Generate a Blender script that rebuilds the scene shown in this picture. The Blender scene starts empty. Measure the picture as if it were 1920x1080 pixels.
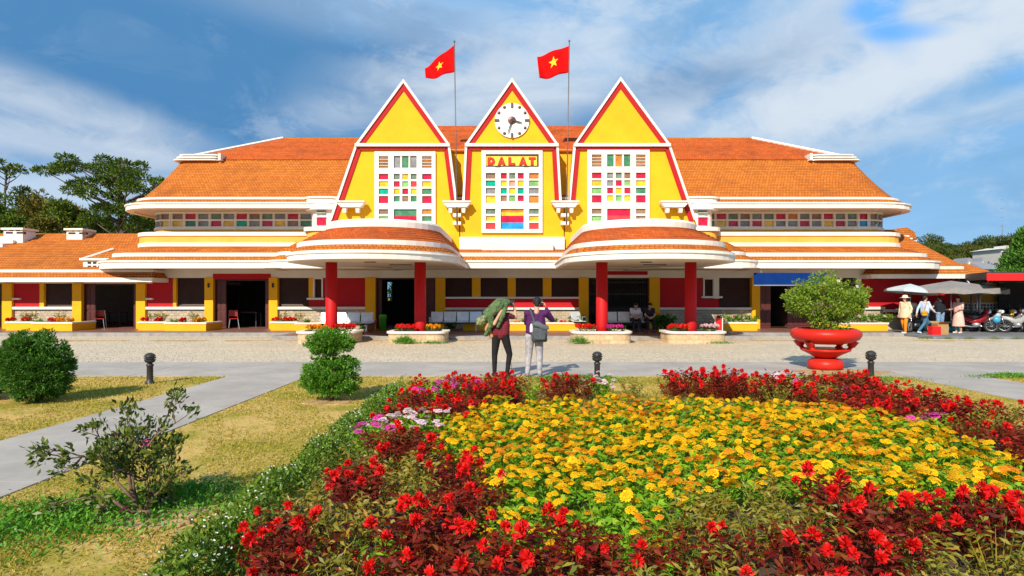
import bpy, bmesh, math, random
import numpy as np
from mathutils import Vector, Matrix, Euler

SC = bpy.context.scene
COL = SC.collection
R = math.radians
rnd = random.Random(7)
PI = math.pi

# ------------------------------------------------------------------ camera, sky, sun, exposure
EYE = 1.68
FPX = 1200.0                       # focal length in photo pixels (1920 wide)
cam = bpy.data.cameras.new('camera')
cam.sensor_width = 36.0
cam.lens = FPX / 1920 * 36
cam.shift_y = 15 / 1920
cam.clip_end = 3000
camo = bpy.data.objects.new('camera', cam)
COL.objects.link(camo)
camo.location = (0, 0, EYE)
camo.rotation_euler = (R(90), 0, 0)
SC.camera = camo

SUN_TO = Vector((-0.42, -1.0, 0.72)).normalized()      # towards the sun
elev = math.asin(SUN_TO.z)
azim = math.atan2(SUN_TO.x, SUN_TO.y)
sl = bpy.data.lights.new('sun', 'SUN')
sl.energy = 5.0
sl.angle = R(0.5)
sl.color = (1.0, 0.90, 0.74)
so = bpy.data.objects.new('sun', sl)
COL.objects.link(so)
so.rotation_euler = (-SUN_TO).to_track_quat('-Z', 'Y').to_euler()

w = bpy.data.worlds.new('World')
SC.world = w
w.use_nodes = True
SC.view_settings.view_transform = 'Standard'
SC.view_settings.look = 'None'
SC.view_settings.exposure = 0.33
SC.view_settings.gamma = 1.0
SKY_K = 0.10


def build_world():
    nt = w.node_tree
    N, L = nt.nodes, nt.links
    N.clear()
    out = N.new('ShaderNodeOutputWorld')
    bg = N.new('ShaderNodeBackground')
    bg.inputs[1].default_value = SKY_K
    L.new(bg.outputs[0], out.inputs[0])
    sky = N.new('ShaderNodeTexSky')
    sky.sky_type = 'NISHITA'
    sky.sun_disc = False
    sky.sun_elevation = elev
    sky.sun_rotation = azim % (2 * PI)
    sky.altitude = 1000
    tc = N.new('ShaderNodeTexCoord')
    d = tc.outputs['Generated']

    def noise(scale, detail, rough, vscale, off=(0, 0, 0), dist=0.0):
        mp = N.new('ShaderNodeMapping')
        mp.inputs['Scale'].default_value = vscale
        mp.inputs['Location'].default_value = off
        L.new(d, mp.inputs[0])
        n = N.new('ShaderNodeTexNoise')
        n.inputs['Scale'].default_value = scale
        n.inputs['Detail'].default_value = detail
        n.inputs['Roughness'].default_value = rough
        n.inputs['Distortion'].default_value = dist
        L.new(mp.outputs[0], n.inputs[0])
        return n.outputs[0]

    def math_(op, a, b=None, clamp=False):
        m = N.new('ShaderNodeMath')
        m.operation = op
        m.use_clamp = clamp
        for i, x in enumerate((a, b)):
            if x is None:
                continue
            if isinstance(x, (int, float)):
                m.inputs[i].default_value = x
            else:
                L.new(x, m.inputs[i])
        return m.outputs[0]

    def ramp(x, a, b):
        r = N.new('ShaderNodeMapRange')
        r.interpolation_type = 'SMOOTHSTEP'
        r.inputs[1].default_value = a
        r.inputs[2].default_value = b
        L.new(x, r.inputs[0])
        return r.outputs[0]

    warp = math_('ADD', math_('MULTIPLY', noise(3.0, 5, 0.6, (1, 1, 1.8), (3, 1, 0), 0.4), 0.6), math_('MULTIPLY', noise(10, 7, 0.65, (1, 1, 1.7), (2, 7, 1), 0.5), 0.4))

    def bank(px, py, sx, sz, tilt=0.0):
        """soft cloud bank round a direction, torn by noise; sx, sz are half sizes in direction units"""
        c = Vector(((px - 960) / FPX, 1, (555 - py) / FPX)).normalized()
        s = N.new('ShaderNodeVectorMath')
        s.operation = 'SUBTRACT'
        L.new(d, s.inputs[0])
        s.inputs[1].default_value = c
        mp = N.new('ShaderNodeMapping')
        mp.vector_type = 'TEXTURE'
        mp.inputs['Rotation'].default_value = (0, R(tilt), 0)
        mp.inputs['Scale'].default_value = (sx, 1.0, sz)
        L.new(s.outputs[0], mp.inputs[0])
        ln = N.new('ShaderNodeVectorMath')
        ln.operation = 'LENGTH'
        L.new(mp.outputs[0], ln.inputs[0])
        v = math_('ADD', ln.outputs['Value'], math_('MULTIPLY', math_('SUBTRACT', warp, 0.5), 3.4))
        r = N.new('ShaderNodeMapRange')
        r.interpolation_type = 'SMOOTHSTEP'
        r.inputs[1].default_value = 1.25
        r.inputs[2].default_value = 0.15
        L.new(v, r.inputs[0])
        return r.outputs[0]

    def mix(f, a, b):
        m = N.new('ShaderNodeMix')
        m.data_type = 'RGBA'
        if isinstance(f, (int, float)):
            m.inputs[0].default_value = f
        else:
            L.new(f, m.inputs[0])
        for k, x in ((6, a), (7, b)):
            if isinstance(x, tuple):
                m.inputs[k].default_value = (x[0] / SKY_K, x[1] / SKY_K, x[2] / SKY_K, 1)
            else:
                L.new(x, m.inputs[k])
        return m.outputs[2]

    base = mix(0.82, sky.outputs[0], (0.17, 0.40, 0.70))
    # a grey blue deck over most of it, darker on one side
    deck = ramp(noise(1.3, 4, 0.55, (1, 1, 2.2), (1.7, 0, 0.4)), 0.34, 0.62)
    c = mix(math_('MULTIPLY', deck, 0.75), base, (0.20, 0.37, 0.57))
    for px, py, sx, sz, t, a in ((330, 130, .5, .15, 8, .95), (140, 60, .42, .13, 0, .9), (560, 170, .3, .12, 12, .8),
                                 (1300, 160, .16, .06, -6, .75), (1060, 240, .12, .05, 0, .5), (1500, 100, .1, .05, 0, .45),
                                 (250, 300, .2, .05, 0, .5)):
        c = mix(math_('MULTIPLY', bank(px, py, sx, sz, t), a), c, (0.065, 0.20, 0.41))
    for px, py, sx, sz, t, a in ((50, 175, .2, .035, 14, .6), (60, 262, .26, .022, 6, .6), (650, 190, .12, .05, -15, .7),
                                 (820, 200, .06, .06, 0, .6), (760, 30, .3, .04, 0, .25), (1100, 90, .28, .085, -25, .75),
                                 (1230, 220, .1, .04, -20, .7), (1500, 70, .2, .08, -10, .6), (1700, 130, .22, .07, -12, .75),
                                 (1560, 190, .3, .05, -18, .8), (1720, 235, .25, .035, -8, .55), (1850, 80, .1, .06, 0, .7),
                                 (180, 360, .2, .03, 0, .65), (960, 190, .1, .05, 0, .4)):
        c = mix(math_('MULTIPLY', bank(px, py, sx, sz, t), a), c, (0.56, 0.63, 0.71))
    for px, py, sx, sz, t, a in ((1650, 40, .06, .02, 50, .5), (1690, 60, .05, .012, 10, .6), (1640, 15, .03, .02, 0, .6), (1905, 140, .03, .02, 0, .4)):
        c = mix(math_('MULTIPLY', bank(px, py, sx, sz, t), a), c, (0.07, 0.36, 0.85))
    wisps = ramp(noise(6.5, 9, 0.66, (1, 1, 2.1), (0, 5, 0), 0.8), 0.49, 0.68)
    c = mix(math_('MULTIPLY', wisps, 0.32), c, (0.56, 0.63, 0.71))
    dull = ramp(noise(3.5, 6, 0.6, (1, 1, 3.0), (9, 5, 2), 0.5), 0.5, 0.75)
    c = mix(math_('MULTIPLY', dull, 0.45), c, (0.12, 0.27, 0.47))
    for px, py, sx, sz, t, a in ((235, 85, .26, .075, 8, .85), (480, 120, .2, .06, 12, .5), (1060, 250, .14, .035, 0, .45), (1330, 150, .12, .03, -12, .4)):
        c = mix(math_('MULTIPLY', bank(px, py, sx, sz, t), a), c, (0.07, 0.21, 0.42))
    L.new(c, bg.inputs[0])


build_world()

# ------------------------------------------------------------------ measuring (photo pixel at a real depth -> metres)


def PX(px, d):
    return (px - 960) * d / FPX


def PZ(py, d):
    return EYE - (py - 555) * d / FPX


# ------------------------------------------------------------------ materials
def new_mat(name):
    m = bpy.data.materials.new(name)
    m.use_nodes = True
    nt = m.node_tree
    b = nt.nodes['Principled BSDF']
    return m, nt, b


def link_noise(nt, scale, detail=4, rough=0.6, vs=(1, 1, 1), coord='pos'):
    if coord == 'pos':
        g = nt.nodes.new('ShaderNodeNewGeometry').outputs['Position']
    else:
        g = nt.nodes.new('ShaderNodeTexCoord').outputs['Object']
    mp = nt.nodes.new('ShaderNodeMapping')
    mp.inputs['Scale'].default_value = vs
    nt.links.new(g, mp.inputs[0])
    n = nt.nodes.new('ShaderNodeTexNoise')
    n.inputs['Scale'].default_value = scale
    n.inputs['Detail'].default_value = detail
    n.inputs['Roughness'].default_value = rough
    nt.links.new(mp.outputs[0], n.inputs[0])
    return n.outputs[0]


def nmix(nt, f, a, b, mode='MIX'):
    m = nt.nodes.new('ShaderNodeMix')
    m.data_type = 'RGBA'
    m.blend_type = mode
    if isinstance(f, (int, float)):
        m.inputs[0].default_value = f
    else:
        nt.links.new(f, m.inputs[0])
    for k, x in ((6, a), (7, b)):
        if isinstance(x, tuple):
            m.inputs[k].default_value = (*x[:3], 1)
        else:
            nt.links.new(x, m.inputs[k])
    return m.outputs[2]


def nramp(nt, x, a, b, c0=0.0, c1=1.0):
    r = nt.nodes.new('ShaderNodeMapRange')
    r.interpolation_type = 'SMOOTHSTEP'
    r.inputs[1].default_value = a
    r.inputs[2].default_value = b
    r.inputs[3].default_value = c0
    r.inputs[4].default_value = c1
    nt.links.new(x, r.inputs[0])
    return r.outputs[0]


def nbump(nt, b, h, strength=0.3, dist=0.02):
    bp = nt.nodes.new('ShaderNodeBump')
    bp.inputs['Strength'].default_value = strength
    bp.inputs['Distance'].default_value = dist
    nt.links.new(h, bp.inputs['Height'])
    nt.links.new(bp.outputs[0], b.inputs['Normal'])


def plain(name, col, rough=0.6, metal=0.0, var=0.12, vscale=3.0, bump=0.1, spec=0.4):
    m, nt, b = new_mat(name)
    b.inputs['Roughness'].default_value = rough
    b.inputs['Metallic'].default_value = metal
    b.inputs['Specular IOR Level'].default_value = spec
    n = link_noise(nt, vscale, 6, 0.65)
    lo = tuple(c * (1 - var) for c in col)
    hi = tuple(min(1, c * (1 + var)) for c in col)
    nt.links.new(nmix(nt, nramp(nt, n, 0.3, 0.7), lo, hi), b.inputs['Base Color'])
    if bump:
        nbump(nt, b, link_noise(nt, vscale * 12, 4, 0.6), bump, 0.01)
    return m


def painted(name, col, stain=(0.3, 0.26, 0.2), amount=0.35, rough=0.75):
    """plaster paint with weather streaks running down it"""
    m, nt, b = new_mat(name)
    b.inputs['Roughness'].default_value = rough
    b.inputs['Specular IOR Level'].default_value = 0.25
    big = link_noise(nt, 0.9, 5, 0.6)
    c = nmix(nt, nramp(nt, big, 0.3, 0.75), tuple(x * k_ for x, k_ in zip(col, (0.93, 0.86, 0.8))), col)
    st = link_noise(nt, 2.2, 8, 0.75, (2.6, 2.6, 0.35))
    c = nmix(nt, nramp(nt, st, 0.58, 0.85, 0, amount), c, tuple(a * 0.55 + s * 0.25 for a, s in zip(col, stain)))
    sp = link_noise(nt, 14, 5, 0.7)
    c = nmix(nt, nramp(nt, sp, 0.68, 0.8, 0, amount * 0.8), c, tuple(a * 0.75 for a in col))
    nt.links.new(c, b.inputs['Base Color'])
    nbump(nt, b, link_noise(nt, 30, 4, 0.6), 0.12, 0.01)
    return m


def tiles(name, c1, c2, dark, row=0.1, wid=0.15, moss=0.35, gap=0.011):
    m, nt, b = new_mat(name)
    b.inputs['Roughness'].default_value = 0.85
    b.inputs['Specular IOR Level'].default_value = 0.2
    g = nt.nodes.new('ShaderNodeNewGeometry')
    sp = nt.nodes.new('ShaderNodeSeparateXYZ')
    nt.links.new(g.outputs['Position'], sp.inputs[0])
    ad = nt.nodes.new('ShaderNodeMath')
    ad.operation = 'ADD'
    nt.links.new(sp.outputs[0], ad.inputs[0])
    ml = nt.nodes.new('ShaderNodeMath')
    ml.operation = 'MULTIPLY'
    ml.inputs[1].default_value = 0.13
    nt.links.new(sp.outputs[1], ml.inputs[0])
    nt.links.new(ml.outputs[0], ad.inputs[1])
    cb = nt.nodes.new('ShaderNodeCombineXYZ')
    nt.links.new(ad.outputs[0], cb.inputs[0])
    nt.links.new(sp.outputs[2], cb.inputs[1])
    br = nt.nodes.new('ShaderNodeTexBrick')
    br.inputs['Scale'].default_value = 1.0
    br.inputs['Brick Width'].default_value = wid
    br.inputs['Row Height'].default_value = row
    br.inputs['Mortar Size'].default_value = gap
    br.inputs['Color1'].default_value = (*c1, 1)
    br.inputs['Color2'].default_value = (*c2, 1)
    br.inputs['Mortar'].default_value = (*dark, 1)
    wob = nt.nodes.new('ShaderNodeTexNoise')
    wob.inputs['Scale'].default_value = 1.3
    wob.inputs['Detail'].default_value = 5
    nt.links.new(cb.outputs[0], wob.inputs[0])
    nt.links.new(nmix(nt, 0.07, cb.outputs[0], wob.outputs[1], 'ADD'), br.inputs[0])
    n = link_noise(nt, 0.8, 8, 0.7)
    c = nmix(nt, nramp(nt, n, 0.42, 0.75, 0, moss * 1.3), br.outputs[0], dark)
    n2 = link_noise(nt, 5.5, 6, 0.75, (0.7, 1, 2.5))
    c = nmix(nt, nramp(nt, n2, 0.52, 0.72, 0, 0.5), c, tuple(x * 0.55 for x in c2))
    n3 = link_noise(nt, 9, 5, 0.7)
    c = nmix(nt, nramp(nt, n3, 0.62, 0.76, 0, 0.6), c, (0.72, 0.46, 0.24))
    nt.links.new(c, b.inputs['Base Color'])
    nbump(nt, b, br.outputs[1], -0.3, 0.02)
    return m


def stone(name, c1, c2, mortar, scale=1.0, wid=0.3, row=0.16):
    m, nt, b = new_mat(name)
    b.inputs['Roughness'].default_value = 0.9
    g = nt.nodes.new('ShaderNodeNewGeometry')
    sp = nt.nodes.new('ShaderNodeSeparateXYZ')
    nt.links.new(g.outputs['Position'], sp.inputs[0])
    ad = nt.nodes.new('ShaderNodeMath')
    nt.links.new(sp.outputs[0], ad.inputs[0])
    nt.links.new(sp.outputs[1], ad.inputs[1])
    cb = nt.nodes.new('ShaderNodeCombineXYZ')
    nt.links.new(ad.outputs[0], cb.inputs[0])
    nt.links.new(sp.outputs[2], cb.inputs[1])
    wn = nt.nodes.new('ShaderNodeTexNoise')
    wn.inputs['Scale'].default_value = 4
    nt.links.new(cb.outputs[0], wn.inputs[0])
    mx = nmix(nt, 0.06, cb.outputs[0], wn.outputs[1], 'ADD')
    br = nt.nodes.new('ShaderNodeTexBrick')
    br.inputs['Scale'].default_value = scale
    br.inputs['Brick Width'].default_value = wid
    br.inputs['Row Height'].default_value = row
    br.inputs['Mortar Size'].default_value = 0.014
    br.inputs['Color1'].default_value = (*c1, 1)
    br.inputs['Color2'].default_value = (*c2, 1)
    br.inputs['Mortar'].default_value = (*mortar, 1)
    nt.links.new(mx, br.inputs[0])
    n = link_noise(nt, 11, 6, 0.7)
    c = nmix(nt, nramp(nt, n, 0.45, 0.75, 0, 0.6), br.outputs[0], tuple(x * 0.5 for x in c2))
    nt.links.new(c, b.inputs['Base Color'])
    nbump(nt, b, br.outputs[1], -0.6, 0.03)
    return m


def leafy(name, cols, rough=0.55, trans=0.25, spec=0.35):
    """one colour per leaf, picked at random along a ramp of the plant's own colours"""
    m, nt, b = new_mat(name)
    b.inputs['Roughness'].default_value = rough
    b.inputs['Specular IOR Level'].default_value = spec
    g = nt.nodes.new('ShaderNodeNewGeometry')
    oi = nt.nodes.new('ShaderNodeObjectInfo')
    ad = nt.nodes.new('ShaderNodeMath')
    ad.operation = 'MULTIPLY_ADD'
    nt.links.new(oi.outputs['Random'], ad.inputs[0])
    ad.inputs[1].default_value = 0.3
    nt.links.new(g.outputs['Random Per Island'], ad.inputs[2])
    fr = nt.nodes.new('ShaderNodeMath')
    fr.operation = 'MULTIPLY'
    fr.inputs[1].default_value = 1 / 1.3
    nt.links.new(ad.outputs[0], fr.inputs[0])
    r = nt.nodes.new('ShaderNodeValToRGB')
    e = r.color_ramp.elements
    while len(e) < len(cols):
        e.new(0.5)
    for i, c in enumerate(cols):
        e[i].position = i / (len(cols) - 1)
        e[i].color = (*c, 1)
    nt.links.new(fr.outputs[0], r.inputs[0])
    nt.links.new(r.outputs[0], b.inputs['Base Color'])
    if trans:
        t = nt.nodes.new('ShaderNodeBsdfTranslucent')
        nt.links.new(r.outputs[0], t.inputs[0])
        ms = nt.nodes.new('ShaderNodeMixShader')
        ms.inputs[0].default_value = trans
        nt.links.new(b.outputs[0], ms.inputs[1])
        nt.links.new(t.outputs[0], ms.inputs[2])
        nt.links.new(ms.outputs[0], nt.nodes['Material Output'].inputs[0])
    return m


M = {}
M['white'] = painted('white_paint', (0.78, 0.75, 0.70), amount=0.4)
M['yellow'] = painted('yellow_plaster', (0.83, 0.425, 0.010), (0.35, 0.22, 0.06), 0.5)
M['paleyellow'] = painted('parapet_yellow_plaster', (0.82, 0.44, 0.075), (0.35, 0.24, 0.1), 0.4)
M['red'] = painted('red_plaster', (0.46, 0.010, 0.018), (0.2, 0.05, 0.05), 0.45)
M['trimred'] = painted('trim_red_paint', (0.42, 0.012, 0.017), (0.2, 0.05, 0.05), 0.25)
M['colred'] = painted('column_red_paint', (0.50, 0.007, 0.010), (0.25, 0.12, 0.09), 0.55, 0.6)
M['pierorange'] = M['yellow']
M['soffit'] = painted('soffit_plaster', (0.66, 0.58, 0.48), amount=0.3)
M['tile'] = tiles('clay_tiles', (0.63, 0.205, 0.026), (0.50, 0.145, 0.018), (0.20, 0.05, 0.014), moss=0.35)
M['redtile'] = tiles('red_clay_tiles', (0.58, 0.125, 0.020), (0.46, 0.09, 0.014), (0.16, 0.04, 0.018), row=0.08, wid=0.12, moss=0.45, gap=0.005)  # redder, darker tile tone for the upper, gable and canopy roofs
M['shutter'] = plain('dark_brown_shutter', (0.05, 0.022, 0.018), 0.5)
M['doorwood'] = plain('door_red_brown_wood', (0.085, 0.016, 0.013), 0.5)
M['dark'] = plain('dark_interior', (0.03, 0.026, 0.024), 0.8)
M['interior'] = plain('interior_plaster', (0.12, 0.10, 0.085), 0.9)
M['stonedado'] = stone('dado_stone', (0.52, 0.44, 0.32), (0.40, 0.33, 0.23), (0.30, 0.25, 0.18), 1, 0.22, 0.13)
M['planterstone'] = stone('planter_stone', (0.62, 0.46, 0.28), (0.50, 0.35, 0.20), (0.40, 0.30, 0.18))
M['porch'] = plain('porch_red_floor', (0.22, 0.10, 0.075), 0.4, var=0.2)
M['steprim'] = plain('step_grey_cement', (0.27, 0.25, 0.235), 0.8, var=0.2)
M['metal'] = plain('brushed_steel', (0.62, 0.63, 0.64), 0.3, 0.9, bump=0)
M['pole'] = plain('pole_steel', (0.16, 0.14, 0.13), 0.5, 0.5, bump=0)
M['black'] = plain('black_metal', (0.035, 0.033, 0.033), 0.45, 0.2, bump=0.05)
M['blacktrim'] = plain('black_trim', (0.04, 0.03, 0.03), 0.7, bump=0)
M['clockwhite'] = plain('clock_face_white', (0.80, 0.78, 0.74), 0.6, bump=0)
M['signyellow'] = plain('sign_yellow', (0.86, 0.62, 0.05), 0.6, bump=0)
M['signred'] = plain('sign_red', (0.50, 0.025, 0.01), 0.7, bump=0)
M['blue'] = plain('sign_blue', (0.002, 0.026, 0.15), 0.6, bump=0, spec=0.1)
M['redmetal'] = plain('red_sheet_metal', (0.75, 0.012, 0.012), 0.5, bump=0)
PANES = {'G': (0.06, 0.20, 0.10), 'L': (0.20, 0.42, 0.13), 'T': (0.0, 0.33, 0.21), 'R': (0.48, 0.008, 0.04), 'S': (0.72, 0.05, 0.05),
         'Y': (0.78, 0.46, 0.02), 'O': (0.55, 0.20, 0.03), 'B': (0.26, 0.15, 0.09), 'A': (0.22, 0.22, 0.22), 'D': (0.15, 0.20, 0.15),
         'P': (0.62, 0.28, 0.24), 'C': (0.02, 0.28, 0.62), 'K': (0.03, 0.02, 0.018)}
for k, c in PANES.items():
    M['pane' + k] = plain('coloured_glass_' + {'G': 'green', 'L': 'light_green', 'T': 'teal', 'R': 'crimson', 'S': 'red', 'Y': 'yellow',
                          'O': 'orange', 'B': 'brown', 'A': 'grey', 'D': 'grey_green', 'P': 'pink', 'C': 'blue', 'K': 'dark'}[k],
                          c, 0.18, 0, 0.25, 4, 0.05, 0.5)
PKEYS = list(PANES)


# ------------------------------------------------------------------ mesh building
class MB:
    def __init__(s):
        s.v, s.f, s.m = [], [], []

    def add(s, vs, fs, mi=0):
        o = len(s.v)
        s.v += [tuple(p) for p in vs]
        for f in fs:
            s.f.append([o + i for i in f])
            s.m.append(mi)
        return s

    def box(s, x0, x1, y0, y1, z0, z1, mi=0):
        return s.add([(x0, y0, z0), (x1, y0, z0), (x1, y1, z0), (x0, y1, z0), (x0, y0, z1), (x1, y0, z1), (x1, y1, z1), (x0, y1, z1)],
                     [(0, 3, 2, 1), (4, 5, 6, 7), (0, 1, 5, 4), (1, 2, 6, 5), (2, 3, 7, 6), (3, 0, 4, 7)], mi)

    def prism(s, poly, y0, y1, mi=0):
        """polygon in x,z pushed along y"""
        n = len(poly)
        vs = [(x, y0, z) for x, z in poly] + [(x, y1, z) for x, z in poly]
        fs = [tuple(range(n)), tuple(range(2 * n - 1, n - 1, -1))] + [(i, (i + 1) % n, n + (i + 1) % n, n + i) for i in range(n)]
        return s.add(vs, fs, mi)

    def slab(s, poly, z0, z1, mi=0):
        n = len(poly)
        vs = [(x, y, z0) for x, y in poly] + [(x, y, z1) for x, y in poly]
        fs = [tuple(range(n)), tuple(range(2 * n - 1, n - 1, -1))] + [(i, (i + 1) % n, n + (i + 1) % n, n + i) for i in range(n)]
        return s.add(vs, fs, mi)

    def loft(s, rings, cap0=False, cap1=False, mi=0, closed=True):
        n = len(rings[0])
        o = len(s.v)
        for r in rings:
            s.v += [tuple(p) for p in r]
        for k in range(len(rings) - 1):
            for i in range(n if closed else n - 1):
                j = (i + 1) % n
                s.f.append([o + k * n + i, o + k * n + j, o + (k + 1) * n + j, o + (k + 1) * n + i])
                s.m.append(mi[k] if isinstance(mi, (list, tuple)) else mi)
        m0 = mi[0] if isinstance(mi, (list, tuple)) else mi
        m1 = mi[-1] if isinstance(mi, (list, tuple)) else mi
        if cap0:
            s.f.append([o + i for i in range(n)])
            s.m.append(m0)
        if cap1:
            s.f.append([o + (len(rings) - 1) * n + i for i in range(n)])
            s.m.append(m1)
        return s

    def tube(s, pts, rad, n=8, mi=0, caps=True):
        pts = [Vector(p) for p in pts]
        if isinstance(rad, (int, float)):
            rad = [rad] * len(pts)
        rings = []
        up = Vector((0, 0, 1))
        for i, p in enumerate(pts):
            t = (pts[min(i + 1, len(pts) - 1)] - pts[max(i - 1, 0)])
            if t.length < 1e-9:
                t = Vector((0, 0, 1))
            t.normalize()
            a = t.cross(up)
            if a.length < 0.05:
                a = t.cross(Vector((0, 1, 0)))
            a.normalize()
            b = t.cross(a)
            rings.append([p + a * math.cos(2 * PI * k / n) * rad[i] + b * math.sin(2 * PI * k / n) * rad[i] for k in range(n)])
        return s.loft(rings, caps, caps, mi)

    def lathe(s, prof, c=(0, 0, 0), n=24, mi=0, sx=1, sy=1, caps=True):
        rings = [[(c[0] + r * sx * math.cos(2 * PI * k / n), c[1] + r * sy * math.sin(2 * PI * k / n), c[2] + z) for k in range(n)] for r, z in prof]
        return s.loft(rings, caps, caps, mi)

    def ball(s, c, rx, ry=None, rz=None, n=12, mi=0):
        ry = rx if ry is None else ry
        rz = rx if rz is None else rz
        m = max(4, n // 2)
        prof = []
        for i in range(m + 1):
            a = -PI / 2 + PI * i / m
            prof.append((max(0.001, math.cos(a)), math.sin(a)))
        rings = [[(c[0] + r * rx * math.cos(2 * PI * k / n), c[1] + r * ry * math.sin(2 * PI * k / n), c[2] + z * rz) for k in range(n)] for r, z in prof]
        return s.loft(rings, True, True, mi)

    def torus(s, c, R0, r, axis='y', n=24, k=8, mi=0):
        rings = []
        for i in range(n):
            a = 2 * PI * i / n
            ring = []
            for j in range(k):
                b = 2 * PI * j / k
                q = R0 + r * math.cos(b)
                u, v, h = q * math.cos(a), q * math.sin(a), r * math.sin(b)
                ring.append({'y': (c[0] + u, c[1] + h, c[2] + v), 'z': (c[0] + u, c[1] + v, c[2] + h), 'x': (c[0] + h, c[1] + u, c[2] + v)}[axis])
            rings.append(ring)
        rings.append(rings[0])
        return s.loft(rings, False, False, mi)

    def capsule(s, p0, r0, p1, r1, n=10, mi=0):
        p0, p1 = Vector(p0), Vector(p1)
        t = (p1 - p0)
        L = max(t.length, 1e-6)
        t /= L
        a = t.cross(Vector((0, 0, 1)))
        if a.length < 0.05:
            a = t.cross(Vector((0, 1, 0)))
        a.normalize()
        b = t.cross(a)
        prof = [(-r0, 0.02 * r0), (-r0 * .85, .53 * r0), (-r0 * .5, .87 * r0), (0, r0), (L, r1), (L + r1 * .5, .87 * r1), (L + r1 * .85, .53 * r1), (L + r1, .02 * r1)]
        rings = [[p0 + t * h + (a * math.cos(2 * PI * k / n) + b * math.sin(2 * PI * k / n)) * r for k in range(n)] for h, r in prof]
        return s.loft(rings, True, True, mi)

    def data(s, name, mats, smooth=False):
        me = bpy.data.meshes.new(name)
        me.from_pydata(s.v, [], s.f)
        for m in (mats if isinstance(mats, (list, tuple)) else [mats]):
            me.materials.append(M[m] if isinstance(m, str) else m)
        if any(s.m):
            me.polygons.foreach_set('material_index', s.m)
        bm = bmesh.new()
        bm.from_mesh(me)
        bmesh.ops.recalc_face_normals(bm, faces=bm.faces)
        bm.to_mesh(me)
        bm.free()
        if smooth:
            me.polygons.foreach_set('use_smooth', [True] * len(me.polygons))
        me.update()
        return me

    def build(s, name, mats, parent=None, smooth=False, loc=None):
        return put(name, s.data(name, mats, smooth), parent, loc)


def put(name, me, parent=None, loc=None, rz=0):
    o = bpy.data.objects.new(name, me)
    COL.objects.link(o)
    if parent is not None:
        o.parent = parent
    if loc is not None:
        o.location = loc
    if rz:
        o.rotation_euler = (0, 0, rz)
    return o


def bevel(o, wd, seg=2):
    b = o.modifiers.new('bevel', 'BEVEL')
    b.width = wd
    b.segments = seg
    b.limit_method = 'ANGLE'
    return o


def thing(name, label, cat, loc=(0, 0, 0), rz=0, group=None):
    o = bpy.data.objects.new(name, None)
    COL.objects.link(o)
    o.location = loc
    o.rotation_euler = (0, 0, rz)
    o.empty_display_size = 0.1
    return tag(o, label, cat, group)


def tag(o, label, cat, group=None, kind=None):
    o['label'] = label
    o['category'] = cat
    if group:
        o['group'] = group
    if kind:
        o['kind'] = kind
    return o


def struct(o):
    o['kind'] = 'structure'
    return o


def copy_tree(o, loc=None, rz=None, label=None, group=None, scale=None):
    c = o.copy()
    COL.objects.link(c)
    if loc is not None:
        c.location = loc
    if rz is not None:
        c.rotation_euler = (0, 0, rz)
    if scale is not None:
        c.scale = (scale, scale, scale) if isinstance(scale, (int, float)) else scale
    if label:
        c['label'] = label
    if group:
        c['group'] = group
    for ch in list(o.children):
        d = ch.copy()
        COL.objects.link(d)
        d.parent = c
        for g in list(ch.children):
            e = g.copy()
            COL.objects.link(e)
            e.parent = d
    return c


# ------------------------------------------------------------------ leaves by the thousand (numpy)
def unit(a):
    return a / np.maximum(np.linalg.norm(a, axis=-1, keepdims=True), 1e-9)


def leaf_arrays(rg, base, direc, length, width, fold=0.25, droop=0.0):
    """one folded diamond leaf per row: base point, direction, length, width"""
    n = len(base)
    direc = unit(direc)
    side = unit(np.cross(direc, rg.normal(size=(n, 3))))
    nor = np.cross(side, direc)
    L = np.broadcast_to(np.asarray(length, float), (n,))[:, None]
    W = np.broadcast_to(np.asarray(width, float), (n,))[:, None]
    mid = base + direc * L * 0.5 + nor * W * fold
    tip = base + direc * L
    tip[:, 2] -= droop * L[:, 0]
    V = np.stack([base, mid - side * W * 0.5, tip, mid + side * W * 0.5], 1).reshape(-1, 3)
    F = np.arange(4 * n).reshape(n, 4)
    return V, F


def np_mesh(name, V, F, mats, mi=None, smooth=False):
    me = bpy.data.meshes.new(name)
    V = np.asarray(V, np.float32)
    F = np.asarray(F, np.int32)
    me.vertices.add(len(V))
    me.vertices.foreach_set('co', V.ravel())
    k = F.shape[1]
    me.loops.add(F.size)
    me.loops.foreach_set('vertex_index', F.ravel())
    me.polygons.add(len(F))
    me.polygons.foreach_set('loop_start', np.arange(0, F.size, k, dtype=np.int32))
    me.polygons.foreach_set('loop_total', np.full(len(F), k, np.int32))
    for m in (mats if isinstance(mats, (list, tuple)) else [mats]):
        me.materials.append(M[m] if isinstance(m, str) else m)
    if mi is not None:
        me.polygons.foreach_set('material_index', np.asarray(mi, np.int32))
    if smooth:
        me.polygons.foreach_set('use_smooth', np.ones(len(F), bool))
    me.update(calc_edges=True)
    me.validate()
    return me


def cat(parts):
    Vs, Fs, o = [], [], 0
    for V, F in parts:
        Vs.append(V)
        Fs.append(F + o)
        o += len(V)
    return np.concatenate(Vs), np.concatenate(Fs)


def ball_points(rg, n, shell=0.0):
    d = unit(rg.normal(size=(n, 3)))
    r = (shell ** 3 + (1 - shell ** 3) * rg.random((n, 1))) ** (1 / 3)
    return d, d * r


# ------------------------------------------------------------------ the ground
AZ = .1          # the parking asphalt lies one low kerb above the cobbles


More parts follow.
